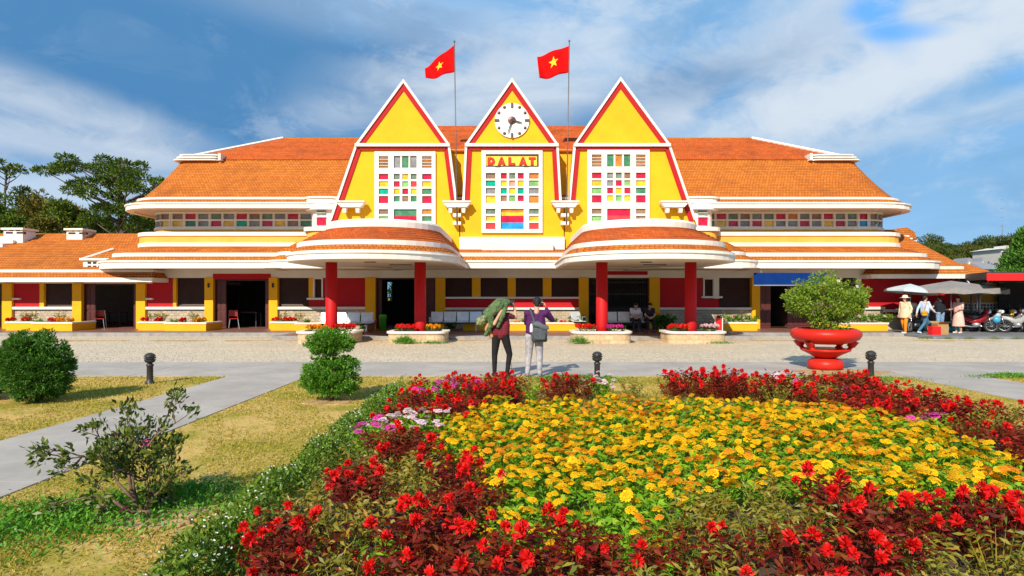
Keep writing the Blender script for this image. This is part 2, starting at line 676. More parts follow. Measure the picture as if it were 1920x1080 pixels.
def ground():
    m, nt, b = new_mat('dry_lawn_soil')
    b.inputs['Roughness'].default_value = 0.95
    b.inputs['Specular IOR Level'].default_value = 0.1
    n1 = link_noise(nt, 0.75, 6, 0.65)
    n2 = link_noise(nt, 9, 6, 0.7)
    c = nmix(nt, nramp(nt, n1, 0.40, 0.58), (0.27, 0.235, 0.03), (0.58, 0.37, 0.13))
    c = nmix(nt, nramp(nt, n2, 0.4, 0.7, 0, 0.6), c, (0.33, 0.29, 0.045))
    nt.links.new(c, b.inputs['Base Color'])
    nbump(nt, b, n2, 0.6, 0.03)
    M['lawn'] = m
    g = MB()
    xs = [-1500, -200, -60, 60, 200, 1500]
    for i in range(5):
        for j in range(5):
            ys = [-300, -40, 12, 130, 400, 1800]
            g.add([(xs[i], ys[j], 0), (xs[i + 1], ys[j], 0), (xs[i + 1], ys[j + 1], 0), (xs[i], ys[j + 1], 0)], [(0, 1, 2, 3)])
    struct(g.build('ground', 'lawn'))

    m, nt, b = new_mat('cobbled_stone_paving')
    b.inputs['Roughness'].default_value = 0.85
    b.inputs['Specular IOR Level'].default_value = 0.25
    vo = nt.nodes.new('ShaderNodeTexVoronoi')
    vo.inputs['Scale'].default_value = 6.5
    gp = nt.nodes.new('ShaderNodeNewGeometry')
    nt.links.new(gp.outputs['Position'], vo.inputs['Vector'])
    vd = nt.nodes.new('ShaderNodeTexVoronoi')
    vd.feature = 'DISTANCE_TO_EDGE'
    vd.inputs['Scale'].default_value = 6.5
    nt.links.new(gp.outputs['Position'], vd.inputs['Vector'])
    sepc = nt.nodes.new('ShaderNodeSeparateColor')
    nt.links.new(vo.outputs['Color'], sepc.inputs[0])
    c = nmix(nt, sepc.outputs[0], (0.52, 0.43, 0.31), (0.62, 0.525, 0.395))
    c = nmix(nt, nramp(nt, link_noise(nt, 0.35, 6, 0.6, (1, 1.6, 1)), 0.4, 0.7, 0, 0.75), c, (0.68, 0.54, 0.37))
    c = nmix(nt, nramp(nt, link_noise(nt, 2.5, 7, 0.75, (0.5, 1.5, 1)), 0.55, 0.75, 0, 0.75), c, (0.27, 0.205, 0.14))
    c = nmix(nt, nramp(nt, vd.outputs[0], 0.0, 0.06, 0.4, 0.0), c, (0.30, 0.235, 0.16))
    nt.links.new(c, b.inputs['Base Color'])
    nbump(nt, b, nramp(nt, vd.outputs[0], 0, 0.12), 0.7, 0.03)
    M['cobble'] = m
    g = MB()
    g.add([(-120, 16.0, .004), (120, 16.0, .004), (120, 24.4, .004), (-120, 24.4, .004)], [(0, 1, 2, 3)])
    g.add([(-120, 24.4, .004), (120, 24.4, .004), (120, 44, .004), (-120, 44, .004)], [(0, 1, 2, 3)])
    struct(g.build('cobbled_forecourt', 'cobble'))

    m, nt, b = new_mat('grey_concrete')
    b.inputs['Roughness'].default_value = 0.8
    b.inputs['Specular IOR Level'].default_value = 0.25
    c = nmix(nt, nramp(nt, link_noise(nt, 0.9, 7, 0.7), 0.35, 0.7), (0.34, 0.30, 0.265), (0.44, 0.395, 0.345))
    c = nmix(nt, nramp(nt, link_noise(nt, 7, 7, 0.75, (0.4, 1.4, 1)), 0.55, 0.78, 0, 0.5), c, (0.19, 0.175, 0.16))
    c = nmix(nt, nramp(nt, link_noise(nt, 3, 7, 0.7, (1, 0.3, 1)), 0.6, 0.75, 0, 0.35), c, (0.44, 0.40, 0.34))
    nt.links.new(c, b.inputs['Base Color'])
    nbump(nt, b, link_noise(nt, 40, 5, 0.7), 0.25, 0.01)
    M['concrete'] = m
    g = MB()
    for k in range(40):
        x0 = -80 + k * 4.0
        for ya, yb in ((13.35, 14.76), (14.775, 16.2)):
            g.slab([(x0, ya), (x0 + 3.985, ya), (x0 + 3.985, yb), (x0, yb)], -0.05, .012)
    struct(g.build('concrete_walk', 'concrete'))
    g = MB()
    for k in range(8):
        y1 = 13.345 - k * 1.9
        g.slab([(-5.9, y1 - 1.885), (-4.25, y1 - 1.885), (-4.25, y1), (-5.9, y1)], -0.05, .012)
    struct(g.build('garden_path', 'concrete'))
    g = MB()
    for k in range(8):
        y1 = 13.345 - k * 1.9
        g.slab([(8.15, y1 - 1.885), (9.8, y1 - 1.885), (9.8, y1), (8.15, y1)], -0.05, .012)
    struct(g.build('garden_path', 'concrete'))

    M['asphalt'] = plain('grey_asphalt', (0.17, 0.175, 0.185), 0.85, var=0.2, vscale=1.2, bump=0.3)
    g = MB()
    g.slab([(16.4, 24.9), (90, 24.9), (90, 60), (17, 60), (17, 29.9), (16.4, 29.9)], -0.05, AZ)
    struct(g.build('parking_asphalt', 'asphalt'))
    # dusty broken kerb line between cobbles and asphalt or step
    M['dirt'] = plain('dry_orange_dirt', (0.42, 0.27, 0.12), 0.95, var=0.35, vscale=5, bump=0.4)
    rg = np.random.default_rng(5)
    g = MB()
    x = -40.0
    while x < 60:
        wd = rg.uniform(1.0, 3.5)
        if rg.random() < 0.75:
            pts = [(x + wd * t, 24.25 + rg.uniform(-.18, .1)) for t in np.linspace(0, 1, 9)] + [(x + wd * t, 23.85 + rg.uniform(-.3, .2)) for t in np.linspace(1, 0, 9)]
            g.slab(pts, 0.0, .008)
        x += wd + rg.uniform(0, .8)
    struct(g.build('dusty_ground', 'dirt'))


ground()


# ------------------------------------------------------------------ the railway station
def rr(xl, xr, yf, yb, r, n=7):
    pts = []
    for cx, cy, a0 in ((xl + r, yf + r, PI), (xr - r, yf + r, 1.5 * PI), (xr - r, yb - r, 0), (xl + r, yb - r, .5 * PI)):
        for k in range(n):
            a = a0 + .5 * PI * k / (n - 1)
            pts.append((cx + r * math.cos(a), cy + r * math.sin(a)))
    return pts


def up(ring, z):
    return [(x, y, z) for x, y in ring]


def lerp_ring(a, b, t):
    return [(p[0] + (q[0] - p[0]) * t, p[1] + (q[1] - p[1]) * t) for p, q in zip(a, b)]


def courses(mb, a, za, b, zb, n, mi=0, lip=0.035, flare=0.0, closed=True, jit=0.0, rg=None):
    """tile courses from outline a (low) up to outline b: every course has its own little drop"""
    rings = []
    for i in range(n):
        t0, t1 = i / n, (i + 1) / n

        def zz(t):
            return za + (zb - za) * (t + flare * (t * t - t))
        r0 = up(lerp_ring(a, b, t0), zz(t0) + lip)
        if i == 0:
            rings.append(up(a, za))
        rings.append(r0)
        rings.append(up(lerp_ring(a, b, t1), zz(t1)))
    return mb.loft(rings, False, False, mi, closed)


ST = thing('railway_station', 'yellow railway station with three steep gables, orange tiled roofs and red columns', 'railway station', (0, 0, 0))


def part(mb, name, mats, parent=None, smooth=False, label=None):
    o = mb.build(name, mats, ST if parent is None else parent, smooth)
    if label:
        o['label'] = label
    return o


def band(name, ring, z0, z1, mat, top=True, lipz=0.0, lip=0.05):
    """a moulded band round the building: face, small lip, closed under and over"""
    cx = sum(p[0] for p in ring) / len(ring)
    m = MB()

    def off(r, d):
        out = []
        n = len(r)
        for i in range(n):
            p, q = r[i - 1], r[(i + 1) % n]
            t = Vector((q[0] - p[0], q[1] - p[1]))
            if t.length < 1e-6:
                t = Vector((1, 0))
            t.normalize()
            out.append((r[i][0] + t.y * d, r[i][1] - t.x * d))
        return out
    rings = [up(off(ring, -.35), z0), up(ring, z0), up(ring, z1 - lipz if lipz else z1)]
    if lipz:
        rings += [up(off(ring, lip), z1 - lipz + .015), up(off(ring, lip), z1), ]
    rings.append(up(off(ring, -.35), z1 + .004))
    m.loft(rings)
    return part(m, name, mat)


# plan outlines, bottom to top
E0 = rr(-19.0, 19.7, 27.9, 43, 2.2)
E0b = rr(-18.9, 19.6, 28.0, 42.9, 2.1)
E1 = rr(-18.6, 19.3, 28.4, 42.6, 1.9)
E1b = rr(-18.55, 19.25, 28.45, 42.5, 1.85)
E2 = rr(-18.3, 19.0, 30.6, 41, 1.4)
P0 = rr(-18.46, 19.16, 30.44, 41.1, 1.55)
P1 = rr(-18.4, 19.1, 30.5, 41, 1.5)
W0 = rr(-17.95, 18.65, 31.15, 40.5, 1.25)
W1 = rr(-17.9, 18.6, 31.2, 40.5, 1.2)
W2 = rr(-17.8, 18.5, 31.32, 40.4, 1.1)
U0 = rr(-19.0, 19.6, 29.8, 42.5, 2.3)
U0b = rr(-18.9, 19.5, 29.9, 42.4, 2.2)
U1 = rr(-18.6, 19.2, 30.25, 42, 2.0)
U1b = rr(-18.45, 19.05, 30.35, 41.9, 1.95)
B0 = rr(-17.2, 17.75, 33.0, 39.0, 0.6)
B1 = rr(-17.32, 17.87, 32.86, 39.15, 0.65)
RG = rr(-12.9, 13.5, 35.96, 36.04, 0.02)

# lower skirt
band('eaves_moulding', E0, 2.89, 3.24, 'white', lipz=.09)
m = MB(); courses(m, E0b, 3.22, E1, 3.44, 3)
part(m, 'eaves_tile_strip', 'tile')
band('eaves_band', E1, 3.43, 3.6, 'white')
m = MB(); courses(m, E1b, 3.58, E2, 4.06, 9, lip=.03)
part(m, 'skirt_roof', 'tile')
# soffit under the skirt eaves
m = MB(); m.loft([up(rr(-18.9, 19.6, 28.0, 42.9, 2.1), 2.91), up(rr(-16, 16, 30.15, 41, .5), 2.935)])
part(m, 'soffit', 'soffit')
# parapet and clerestory
band('parapet_band', P0, 4.03, 4.22, 'white')
band('parapet', P1, 4.22, 4.55, 'paleyellow')
band('parapet_band', P0, 4.55, 4.73, 'white')
band('clerestory_wall', W1, 4.73, 4.91, 'paleyellow')
band('clerestory_sill', W0, 4.91, 5.03, 'white')
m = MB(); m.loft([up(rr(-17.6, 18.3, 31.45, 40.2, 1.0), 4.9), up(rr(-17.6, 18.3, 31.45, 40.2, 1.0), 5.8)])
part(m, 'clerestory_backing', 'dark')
band('clerestory_rail', W1, 5.03, 5.075, 'white')
band('clerestory_rail', W1, 5.35, 5.42, 'white')
band('clerestory_rail', W1, 5.70, 5.8, 'white')
band('eaves_moulding', U0, 5.78, 6.05, 'white', lipz=.08)
m = MB(); m.loft([up(rr(-18.95, 19.55, 29.85, 42.4, 2.2), 5.8), up(rr(-17.5, 18.2, 31.6, 40, 1.0), 5.815)])
part(m, 'soffit', 'soffit')
m = MB(); courses(m, U0b, 6.03, U1, 6.26, 3)
part(m, 'eaves_tile_strip', 'tile')
band('eaves_band', U1, 6.25, 6.36, 'white')
m = MB(); courses(m, U1b, 6.34, B0, 8.74, 24, lip=.035, flare=.22)
part(m, 'mansard_roof', 'tile')
m = MB(); courses(m, B1, 8.68, RG, 10.5, 18, lip=.035)
up_roof = part(m, 'upper_roof', 'redtile')
# white hip and ridge caps
for (xa, xb) in ((-12.9, -17.0), (13.5, 17.5)):
    for yb in (33.1, 38.9):
        m = MB(); m.tube([(xa, 36, 10.56), (xb, yb, 8.83)], .09, 6)
        part(m, 'hip_cap', 'white')
m = MB(); m.tube([(-12.9, 36, 10.52), (13.5, 36, 10.52)], .07, 6)
part(m, 'ridge_cap', 'tile')
for sx, x0, x1 in ((-1, -17.35, -14.95), (1, 15.3, 17.85)):
    v = MB()
    for k, z in enumerate((8.6, 8.74, 8.88)):
        g = .1 * k
        v.slab(rr(min(x0, x1) + (g if sx < 0 else 0), max(x0, x1) - (g if sx > 0 else 0), 32.55 + g * .9, 34.5, .35, 4), z, z + .06)
    v.slab(rr(x0 + .25, x1 - .25, 32.85, 34.4, .3, 4), 8.5, 8.9, 1)
    xe = x1 if sx < 0 else x0
    v.box(min(xe, xe - sx * .12), max(xe, xe - sx * .12), 32.56, 34, 8.6, 8.945)
    part(v, 'roof_vent', ['white', 'dark'])

# clerestory windows: two panes each, between mullions
CW = .625
rows_up = {-1: "YRADAROAABDRAODAR", 1: "ORDBADROADRADRAO"}


def window_pair(x0, x1, y, top, bot):
    m = MB()
    hw = .04
    m.box(x0, x0 + hw, y - .005, y + .18, 5.04, 5.75)
    m.box(x1 - hw, x1, y - .005, y + .18, 5.04, 5.75)
    for ch, za, zb in ((top, 5.40, 5.72), (bot, 5.06, 5.37)):
        m.add([(x0 + hw, y + .12, za), (x1 - hw, y + .12, za), (x1 - hw, y + .12, zb), (x0 + hw, y + .12, zb)], [(0, 1, 2, 3)], 1 + PKEYS.index(ch))
    part(m, 'window', ['white'] + ['pane' + k for k in PKEYS])


LT = "BRADARBDARADBRADB"
LB = "YGARYTARYBGARYGAD"
for i in range(12):
    x1 = -16.62 + i * CW
    window_pair(x1, x1 + CW - .012, 31.21, LT[i], LB[i])
RT = "BRDBADROABRADR"
RB = "AYRARYAARAYRAC"
for i in range(14):
    x1 = 9.35 + i * CW * .93
    window_pair(x1, x1 + CW * .93 - .012, 31.21, RT[i], RB[i])
# the curved end panes
for sx, cx, in ((-1, -16.7), (1, 17.4)):
    for k in range(3):
        m = MB()
        for q, (a, b) in enumerate(((k * 26 + 2, k * 26 + 24),)):
            pts = []
            for an in (a, b):
                an = R(an)
                pts.append((cx + sx * 1.09 * math.sin(an), 32.4 - 1.09 * math.cos(an)))
            (xa, ya), (xb, yb) = pts
            for za, zb, ch in ((5.40, 5.72, "BAD"[k]), (5.06, 5.37, "YAG"[k] if sx < 0 else "ADA"[k])):
                m.add([(xa, ya, za), (xb, yb, za), (xb, yb, zb), (xa, ya, zb)], [(0, 1, 2, 3)], 1 + PKEYS.index(ch))
            for an in (a - 2, b + 2):
                an = R(an)
                xm, ym = cx + sx * 1.15 * math.sin(an), 32.4 - 1.15 * math.cos(an)
                m.tube([(xm, ym, 5.03), (xm, ym, 5.75)], .05, 4)
        part(m, 'window', ['white'] + ['pane' + k2 for k2 in PKEYS])

# small curved bays beside the outer gables and the stepped skirt there
for sx in (-1, 1):
    def mir(ring):
        return ring if sx > 0 else [(-x, y) for x, y in ring][::-1]
    bay = mir(rr(7.9, 9.5, 30.0, 33, .5, 6))
    eav = mir(rr(7.9, 9.8, 29.76, 33, .7, 6))
    band('bay_eaves', eav, 5.72, 6.32, 'white', lipz=.1, lip=.06)
    m = MB(); m.loft([up(eav, 5.73), up(bay, 5.74)]); part(m, 'bay_soffit', 'soffit')
    band('bay_wall', bay, 4.9, 5.74, 'white')
    m = MB(); m.slab(mir(rr(7.9, 9.85, 29.76, 33, .6, 6)), 4.72, 4.9)
    part(m, 'bay_sill', 'white')
    m = MB(); m.slab(mir(rr(7.9, 9.7, 29.85, 33, .55, 6)), 4.2, 4.72)
    part(m, 'bay_base', 'paleyellow')
    m = MB()
    xa, xb = sorted((sx * 8.72, sx * 9.15))
    for k, (ch, za, zb) in enumerate((('D', 5.48, 5.68), ('R', 5.0, 5.36))):
        m.box(xa, xb, 29.96, 30.02, za, zb, 1 + PKEYS.index(ch))
    m.box(xa, xb, 29.9, 30.02, 5.36, 5.42)
    m.box(xa, xb, 29.93, 30.02, 5.56, 5.58)
    part(m, 'window', ['white'] + ['pane' + k2 for k2 in PKEYS])
    s0 = mir(rr(5.2, 10.9, 27.15, 33, 1.5, 7))
    s0b = mir(rr(5.3, 10.8, 27.25, 33, 1.45, 7))
    s1 = mir(rr(5.5, 10.5, 27.6, 33, 1.3, 7))
    s2 = mir(rr(5.6, 10.2, 29.7, 33, .9, 7))
    band('eaves_moulding', s0, 2.86, 3.23, 'white', lipz=.09)
    m = MB(); m.slab(mir(rr(5.2, 10.85, 27.2, 30.1, 1.0, 7)), 2.88, 2.905); part(m, 'soffit', 'soffit')
    m = MB(); courses(m, s0b, 3.21, s1, 3.47, 3); part(m, 'eaves_tile_strip', 'tile')
    band('eaves_band', s1, 3.46, 3.62, 'white')
    m = MB(); courses(m, s1, 3.61, s2, 4.22, 8, lip=.03); part(m, 'skirt_roof', 'tile')


# ------------------------------------------------------------------ gables
GD = 29.7


def gx(px):
    return PX(px, GD)


def gz(py):
    return PZ(py, GD)


def offset_line(pts, d):
    """shift a polyline sideways (to its right hand) with mitred corners"""
    out = []
    n = len(pts)
    for i in range(n):
        dirs = []
        if i > 0:
            dirs.append((Vector(pts[i]) - Vector(pts[i - 1])).normalized())
        if i < n - 1:
            dirs.append((Vector(pts[i + 1]) - Vector(pts[i])).normalized())
        ns = [Vector((t.y, -t.x)) for t in dirs]
        nn = sum(ns, Vector((0, 0))).normalized()
        k = 1 / max(.35, nn.dot(ns[0]))
        out.append((pts[i][0] + nn.x * d * k, pts[i][1] + nn.y * d * k))
    return out


def strip(mb, pts, d0, d1, y0, y1, mi=0):
    a, b = offset_line(pts, d0), offset_line(pts, d1)
    for i in range(len(pts) - 1):
        mb.prism([a[i], a[i + 1], b[i + 1], b[i]], y0, y1, mi)


GABLES = [
    ([(620, 412), (668, 272), (757, 151), (843, 272), (857, 380)], 0),
    ([(868, 380), (873, 272), (960, 149), (1046, 272), (1052, 380)], 1),
    ([(1066, 380), (1076, 272), (1163, 147), (1255, 272), (1303, 412)], 2),
]
WALLBASE = [((620, 452), (863, 382)), ((862, 452), (1058, 382)), ((1058, 452), (1305, 382))]
for pts, gi in GABLES:
    P = [(gx(a), gz(b)) for a, b in pts]
    # wall: gable body
    xl, xr = gx([620, 863, 1059][gi]), gx([861, 1057, 1305][gi])
    zb = 3.6
    body = [(xl, zb)] + P + [(xr, zb)]
    if gi == 0:
        body = [(xl, zb)] + P + [(xr, gz(380)), (xr, zb)]
    elif gi == 1:
        body = [(xl, zb), (xl, gz(380))] + P + [(xr, gz(380)), (xr, zb)]
    else:
        body = [(xl, zb), (xl, gz(380))] + P + [(xr, zb)]
    m = MB(); m.prism(body, GD, GD + .35)
    g = part(m, 'gable', 'yellow')
    # upper triangle stands proud of the wall
    m = MB()
    T = P[1:4]
    m.prism([(T[0][0] + .02, gz(273)), (T[0][0] + .02, T[0][1])] + [T[1]] + [(T[2][0] - .02, T[2][1]), (T[2][0] - .02, gz(273))], GD - .03, GD - .002)
    part(m, 'gable_panel', 'yellow', g)
    m = MB()
    strip(m, P, -.02, .085, GD - .14, GD + .3)
    part(m, 'barge_board', 'white', g)
    m = MB()
    strip(m, P, .085, .29, GD - .07, GD + .1)
    part(m, 'red_trim', 'trimred', g)
    m = MB()
    xa, xb = P[1][0] - .02, P[3][0] + .02
    m.box(xa, xb, GD - .22, GD - .003, gz(276), gz(270.5))
    part(m, 'cornice', 'white', g)
    m = MB()
    m.box(xa + .2, xb - .2, GD - .1, GD - .003, gz(282), gz(276.6))
    part(m, 'red_trim', 'trimred', g)
    # roof of the gable running back
    m = MB()
    m.prism([(P[0][0] + (P[1][0] - P[0][0]) * .6, P[0][1] + (P[1][1] - P[0][1]) * .6), P[1], P[2], P[3], (P[4][0] + (P[3][0] - P[4][0]) * .6, P[4][1] + (P[3][1] - P[4][1]) * .6)], GD + .36, GD + 5.5)
    part(m, 'gable_roof', 'redtile')

# recessed wall and roof between the gables
for a, b in ((835, 882), (1040, 1084)):
    m = MB(); m.box(gx(a), gx(b), GD + .85, GD + .95, gz(384), gz(272))
    part(m, 'recess_wall', 'yellow')
m = MB()
n = 14
for i in range(n):
    t0, t1 = i / n, (i + 1) / n
    y0, y1 = 30.4 + 5.6 * t0, 30.4 + 5.6 * t1
    z0, z1 = 8.55 + 2.7 * t0, 8.55 + 2.7 * t1
    m.add([(-6.3, y0, z0), (6.3, y0, z0), (6.3, y0, z0 + .05), (-6.3, y0, z0 + .05), (6.3, y1, z1), (-6.3, y1, z1)], [(0, 1, 2, 3), (3, 2, 4, 5)])
m.add([(-6.3, 36, 11.25), (6.3, 36, 11.25), (6.3, 41, 9), (-6.3, 41, 9)], [(0, 1, 2, 3)])
part(m, 'central_roof', 'redtile')
m = MB()
m.box(gx(905), gx(1036), GD - .5, GD - .202, 3.7, gz(457.5))
m.box(gx(862), gx(1058), GD - .2, GD - .004, 3.7, gz(445))
part(m, 'window_ledge', 'white')


# ------------------------------------------------------------------ tall coloured windows
def tall_window(px0, px1, py0, py1, top, left, mid, right, bl, bm_, br, sign=False):
    fy0, fy1 = GD - .12, GD - .002
    x0, x1 = gx(px0), gx(px1)
    W = x1 - x0
    z1, z0 = gz(py0), gz(py1)
    m = MB()
    H = gz(py0) - gz(437)

    def X(t):
        return x0 + W * t / 114

    def Z(t):
        return z1 - (H) * t / 154          # t in photo pixels below the top
    cols = ((8, 26), (36, 79), (89, 107))

    def bar(a, b, c, d, dy=0.0):
        zt, zb = Z(c), max(Z(d), z0)
        if zb < zt:
            m.box(X(a), X(b), fy0 + dy, fy1, zb, zt)

    def pane(a, b, c, d, ch, dep=.03):
        zt, zb = Z(c), max(Z(d), z0)
        if zb < zt:
            m.box(X(a), X(b), fy1 - dep, fy1 + .001, zb, zt, 1 + PKEYS.index(ch))
    for a, b in ((0, 8), (26, 36), (79, 89), (107, 114)):
        bar(a, b, 32 if sign and 8 < a < 100 else 0, 160)
    for a, b in cols:
        if not sign:
            bar(a, b, 0, 8)
        bar(a, b, 31, 42)
        bar(a, b, 98, 109)
        bar(a, b, 147, 160)
    if sign:
        bar(8, 107, 0, 7)
    else:
        for (a, b) in (cols[0], cols[2]):
            for k in range(4):
                bar(a, b, 8 + k * 5.8, 9 + k * 5.8, .03)
                pane(a, b, 9 + k * 5.8, 11.8 + k * 5.8, 'O')
                pane(a, b, 11.8 + k * 5.8, 13.8 + k * 5.8, 'K')
        a, b = cols[1]
        w3 = (b - a - 6) / 3
        for k in range(3):
            pane(a + k * (w3 + 3), a + k * (w3 + 3) + w3, 8, 31, top[k])
            if k:
                bar(a + k * (w3 + 3) - 3, a + k * (w3 + 3), 8, 31, .03)
    hh = 56 / 4
    for r in range(4):
        t0 = 42 + r * hh
        for (a, b), ch in ((cols[0], left[r]), (cols[2], right[r])):
            pane(a, b, t0, t0 + hh - 3.2, ch)
            if r < 3:
                bar(a, b, t0 + hh - 3.2, t0 + hh, .02)
            else:
                pane(a, b, t0 + hh - 3.2, t0 + hh, ch)
        a, b = cols[1]
        w3 = (b - a - 9) / 3
        for k in range(3):
            pane(a + k * (w3 + 4.5), a + k * (w3 + 4.5) + w3, t0, t0 + hh - 3.2, mid[r][k])
            if k:
                bar(a + k * (w3 + 4.5) - 4.5, a + k * (w3 + 4.5), t0, t0 + hh, .02)
        if r < 3:
            bar(a, b, t0 + hh - 3.2, t0 + hh, .025)
        else:
            bar(a, b, t0 + hh - 3.2, t0 + hh, .025)
    for r in range(3):
        t0 = 109 + r * 13.2
        for (a, b), ch in ((cols[0], bl[r]), (cols[2], br[r])):
            pane(a, b, t0, t0 + 9.5, ch)
            if r < 2:
                bar(a, b, t0 + 9.5, t0 + 13.2, .02)
            else:
                pane(a, b, t0 + 9.5, 147, ch)
    n = len(bm_)
    for r in range(n):
        pane(cols[1][0], cols[1][1], 109 + 38 * r / n, 109 + 38 * (r + 1) / n, bm_[r])
    return part(m, 'stained_glass_window', ['white'] + ['pane' + k for k in PKEYS])


tall_window(703, 817, 285, 425, "AGA", "RYTR", ["DYD", "RLS", "YRY", "GBG"], "RYGR", "BLR", "GRR", "OGG")
wc = tall_window(903, 1017, 283, 437, "", "BTAY", ["RDR", "YPY", "TYT", "BLR"], "OLAO", "DYS", "OYRRCC", "DYS", True)
tall_window(1101, 1217, 282, 424, "GOG", "RYLR", ["ADB", "ARL", "RYR", "YLY"], "RYGR", "BLG", "RSO", "BBG")
# name board with raised letters
m = MB()
bx0, bx1, bz0, bz1 = gx(909.5), gx(1009), gz(313.5), gz(289.5)
m.box(bx0, bx1, GD - .06, GD - .003, bz0, bz1)
sign = part(m, 'name_board', 'signyellow')
m = MB()
fr = .055
for a, b, c, d in ((bx0, bx1, bz1 - .085, bz1), (bx0, bx1, bz0, bz0 + fr), (bx0, bx0 + fr, bz0 + fr, bz1 - .085), (bx1 - fr, bx1, bz0 + fr, bz1 - .085)):
    m.box(a, b, GD - .085, GD - .061, c, d)
part(m, 'board_border', 'blacktrim', sign)


def letters(text_px, z0, z1, y0, y1, mi_out, name, mat, parent, grow=0.0):
    m = MB()
    h = z1 - z0
    for ch, a, b in text_px:
        xa, xb = gx(a) - grow, gx(b) + grow
        q0, q1 = z0 - grow, z1 + grow
        w_ = xb - xa
        s = .13 + grow * 1.6
        if ch == 'D':
            outer = [(xa, q0), (xa, q1), (xa + w_ * .55, q1), (xa + w_ * .85, q1 - h * .14), (xb, q1 - h * .38), (xb, q0 + h * .38), (xa + w_ * .85, q0 + h * .14), (xa + w_ * .55, q0)]
            inner = [(xa + s, q0 + s * .8), (xa + s, q1 - s * .8), (xa + w_ * .5, q1 - s * .8), (xb - s * 1.15, q1 - h * .28 - s * .2), (xb - s, q1 - h * .44), (xb - s, q0 + h * .44), (xb - s * 1.15, q0 + h * .28 + s * .2), (xa + w_ * .5, q0 + s * .8)]
            for i in range(len(outer)):
                j = (i + 1) % len(outer)
                m.prism([outer[i], outer[j], inner[j], inner[i]], y0, y1)
        elif ch == 'A':
            c = (xa + xb) / 2
            m.prism([(xa, q0), (xa + s, q0), (c + .01, q1 - .05), (c + s * .35, q1), (c - s * .35, q1)], y0, y1)
            m.prism([(xb - s, q0), (xb, q0), (c + s * .35, q1), (c + .012, q1 - .05)], y0 + .002, y1)
            m.box(xa + w_ * .2, xb - w_ * .2, y0 + .004, y1, q0 + h * .12, q0 + h * .12 + s * .7)
            m.box(xa + w_ * .28, xb - w_ * .28, y0 + .005, y1, q0 + h * .12 + s * .69, q0 + h * .45)
        elif ch == 'L':
            m.box(xa, xa + s, y0, y1, q0, q1)
            m.box(xa + s, xb, y0, y1, q0, q0 + s * .75)
        elif ch == 'T':
            m.box(xa, xb, y0, y1, q1 - s * .75, q1)
            c = (xa + xb) / 2
            m.box(c - s / 2, c + s / 2, y0, y1, q0, q1 - s * .75)
    return part(m, name, mat, parent)


TXT = (('D', 914, 928), ('A', 933, 948), ('L', 953, 966), ('A', 973, 988), ('T', 991, 1004))
letters(TXT, gz(310), gz(295.5), GD - .11, GD - .062, 0, 'lettering', 'signred', sign)

# clock
ck = MB()
cx, cz, cr = gx(960), gz(227), .80
ck.lathe([(cr, 0), (cr, .05)], n=48)
for i, v in enumerate(ck.v):
    ck.v[i] = (cx + v[0], GD - .062 - v[2], cz + v[1])
clock = part(ck, 'clock', 'clockwhite')
bronze = plain('clock_bronze', (0.10, 0.055, 0.05), 0.4, 0.4, bump=0)
for k in range(12):
    m = MB()
    a = PI / 6 * k
    x, z = cx + math.sin(a) * cr * .87, cz + math.cos(a) * cr * .87
    if k % 3 == 0:
        hw, hh2 = (.05, .105) if k % 6 == 0 else (.105, .05)
        m.box(x - hw, x + hw, GD - .17, GD - .113, z - hh2, z + hh2)
    else:
        m.ball((x, GD - .125, z), .075, .03, .075, 12)
    part(m, 'hour_mark', bronze, clock)
m = MB(); m.ball((cx, GD - .12, cz), .19, .05, .19, 20)
part(m, 'clock_hub', plain('clock_hub', (0.16, 0.06, 0.055), 0.4, 0.3, bump=0), clock)
for L_, wd, ang in ((.62, .032, 198), (.47, .042, 105)):
    m = MB()
    a = R(ang)
    t = Vector((math.sin(a), math.cos(a)))
    s = Vector((t.y, -t.x)) * wd
    p0 = Vector((cx, cz)) - t * .08
    p1 = Vector((cx, cz)) + t * L_
    m.prism([tuple(p0 + s), tuple(p1 + s * .5), tuple(p1 - s * .5), tuple(p0 - s)], GD - .2 - .01 * (L_ > .5), GD - .175 - .01 * (L_ > .5))
    part(m, 'clock_hand', 'black', clock)

# white bracket shelves
for px in (662, 858, 1058, 1260):
    m = MB()
    c, zt = gx(px), gz(382)
    m.prism([(c - .62, zt), (c + .62, zt), (c + .56, zt - .1), (c + .44, zt - .22), (c - .44, zt - .22), (c - .56, zt - .1)], GD - .5, GD - .14)
    m.box(c - .64, c + .64, GD - .55, GD - .14, zt + .002, zt + .07)
    for s in (-.3, .3):
        m.prism([(c + s - .09, zt - .22), (c + s + .09, zt - .22), (c + s + .07, zt - .46), (c + s - .07, zt - .46)], GD - .42, GD - .14)
    m.box(c - .5, c + .5, GD - .141, GD - .002, zt - .2, zt - .02)
    wb = part(m, 'wall_bracket', 'white')
    if px in (858, 1058):
        for z in (gz(405), gz(420)):
            m = MB()
            m.box(c - .18, c + .18, GD - .42, GD - .003, z - .07, z + .07)
            part(m, 'pole_clamp', 'white', wb)


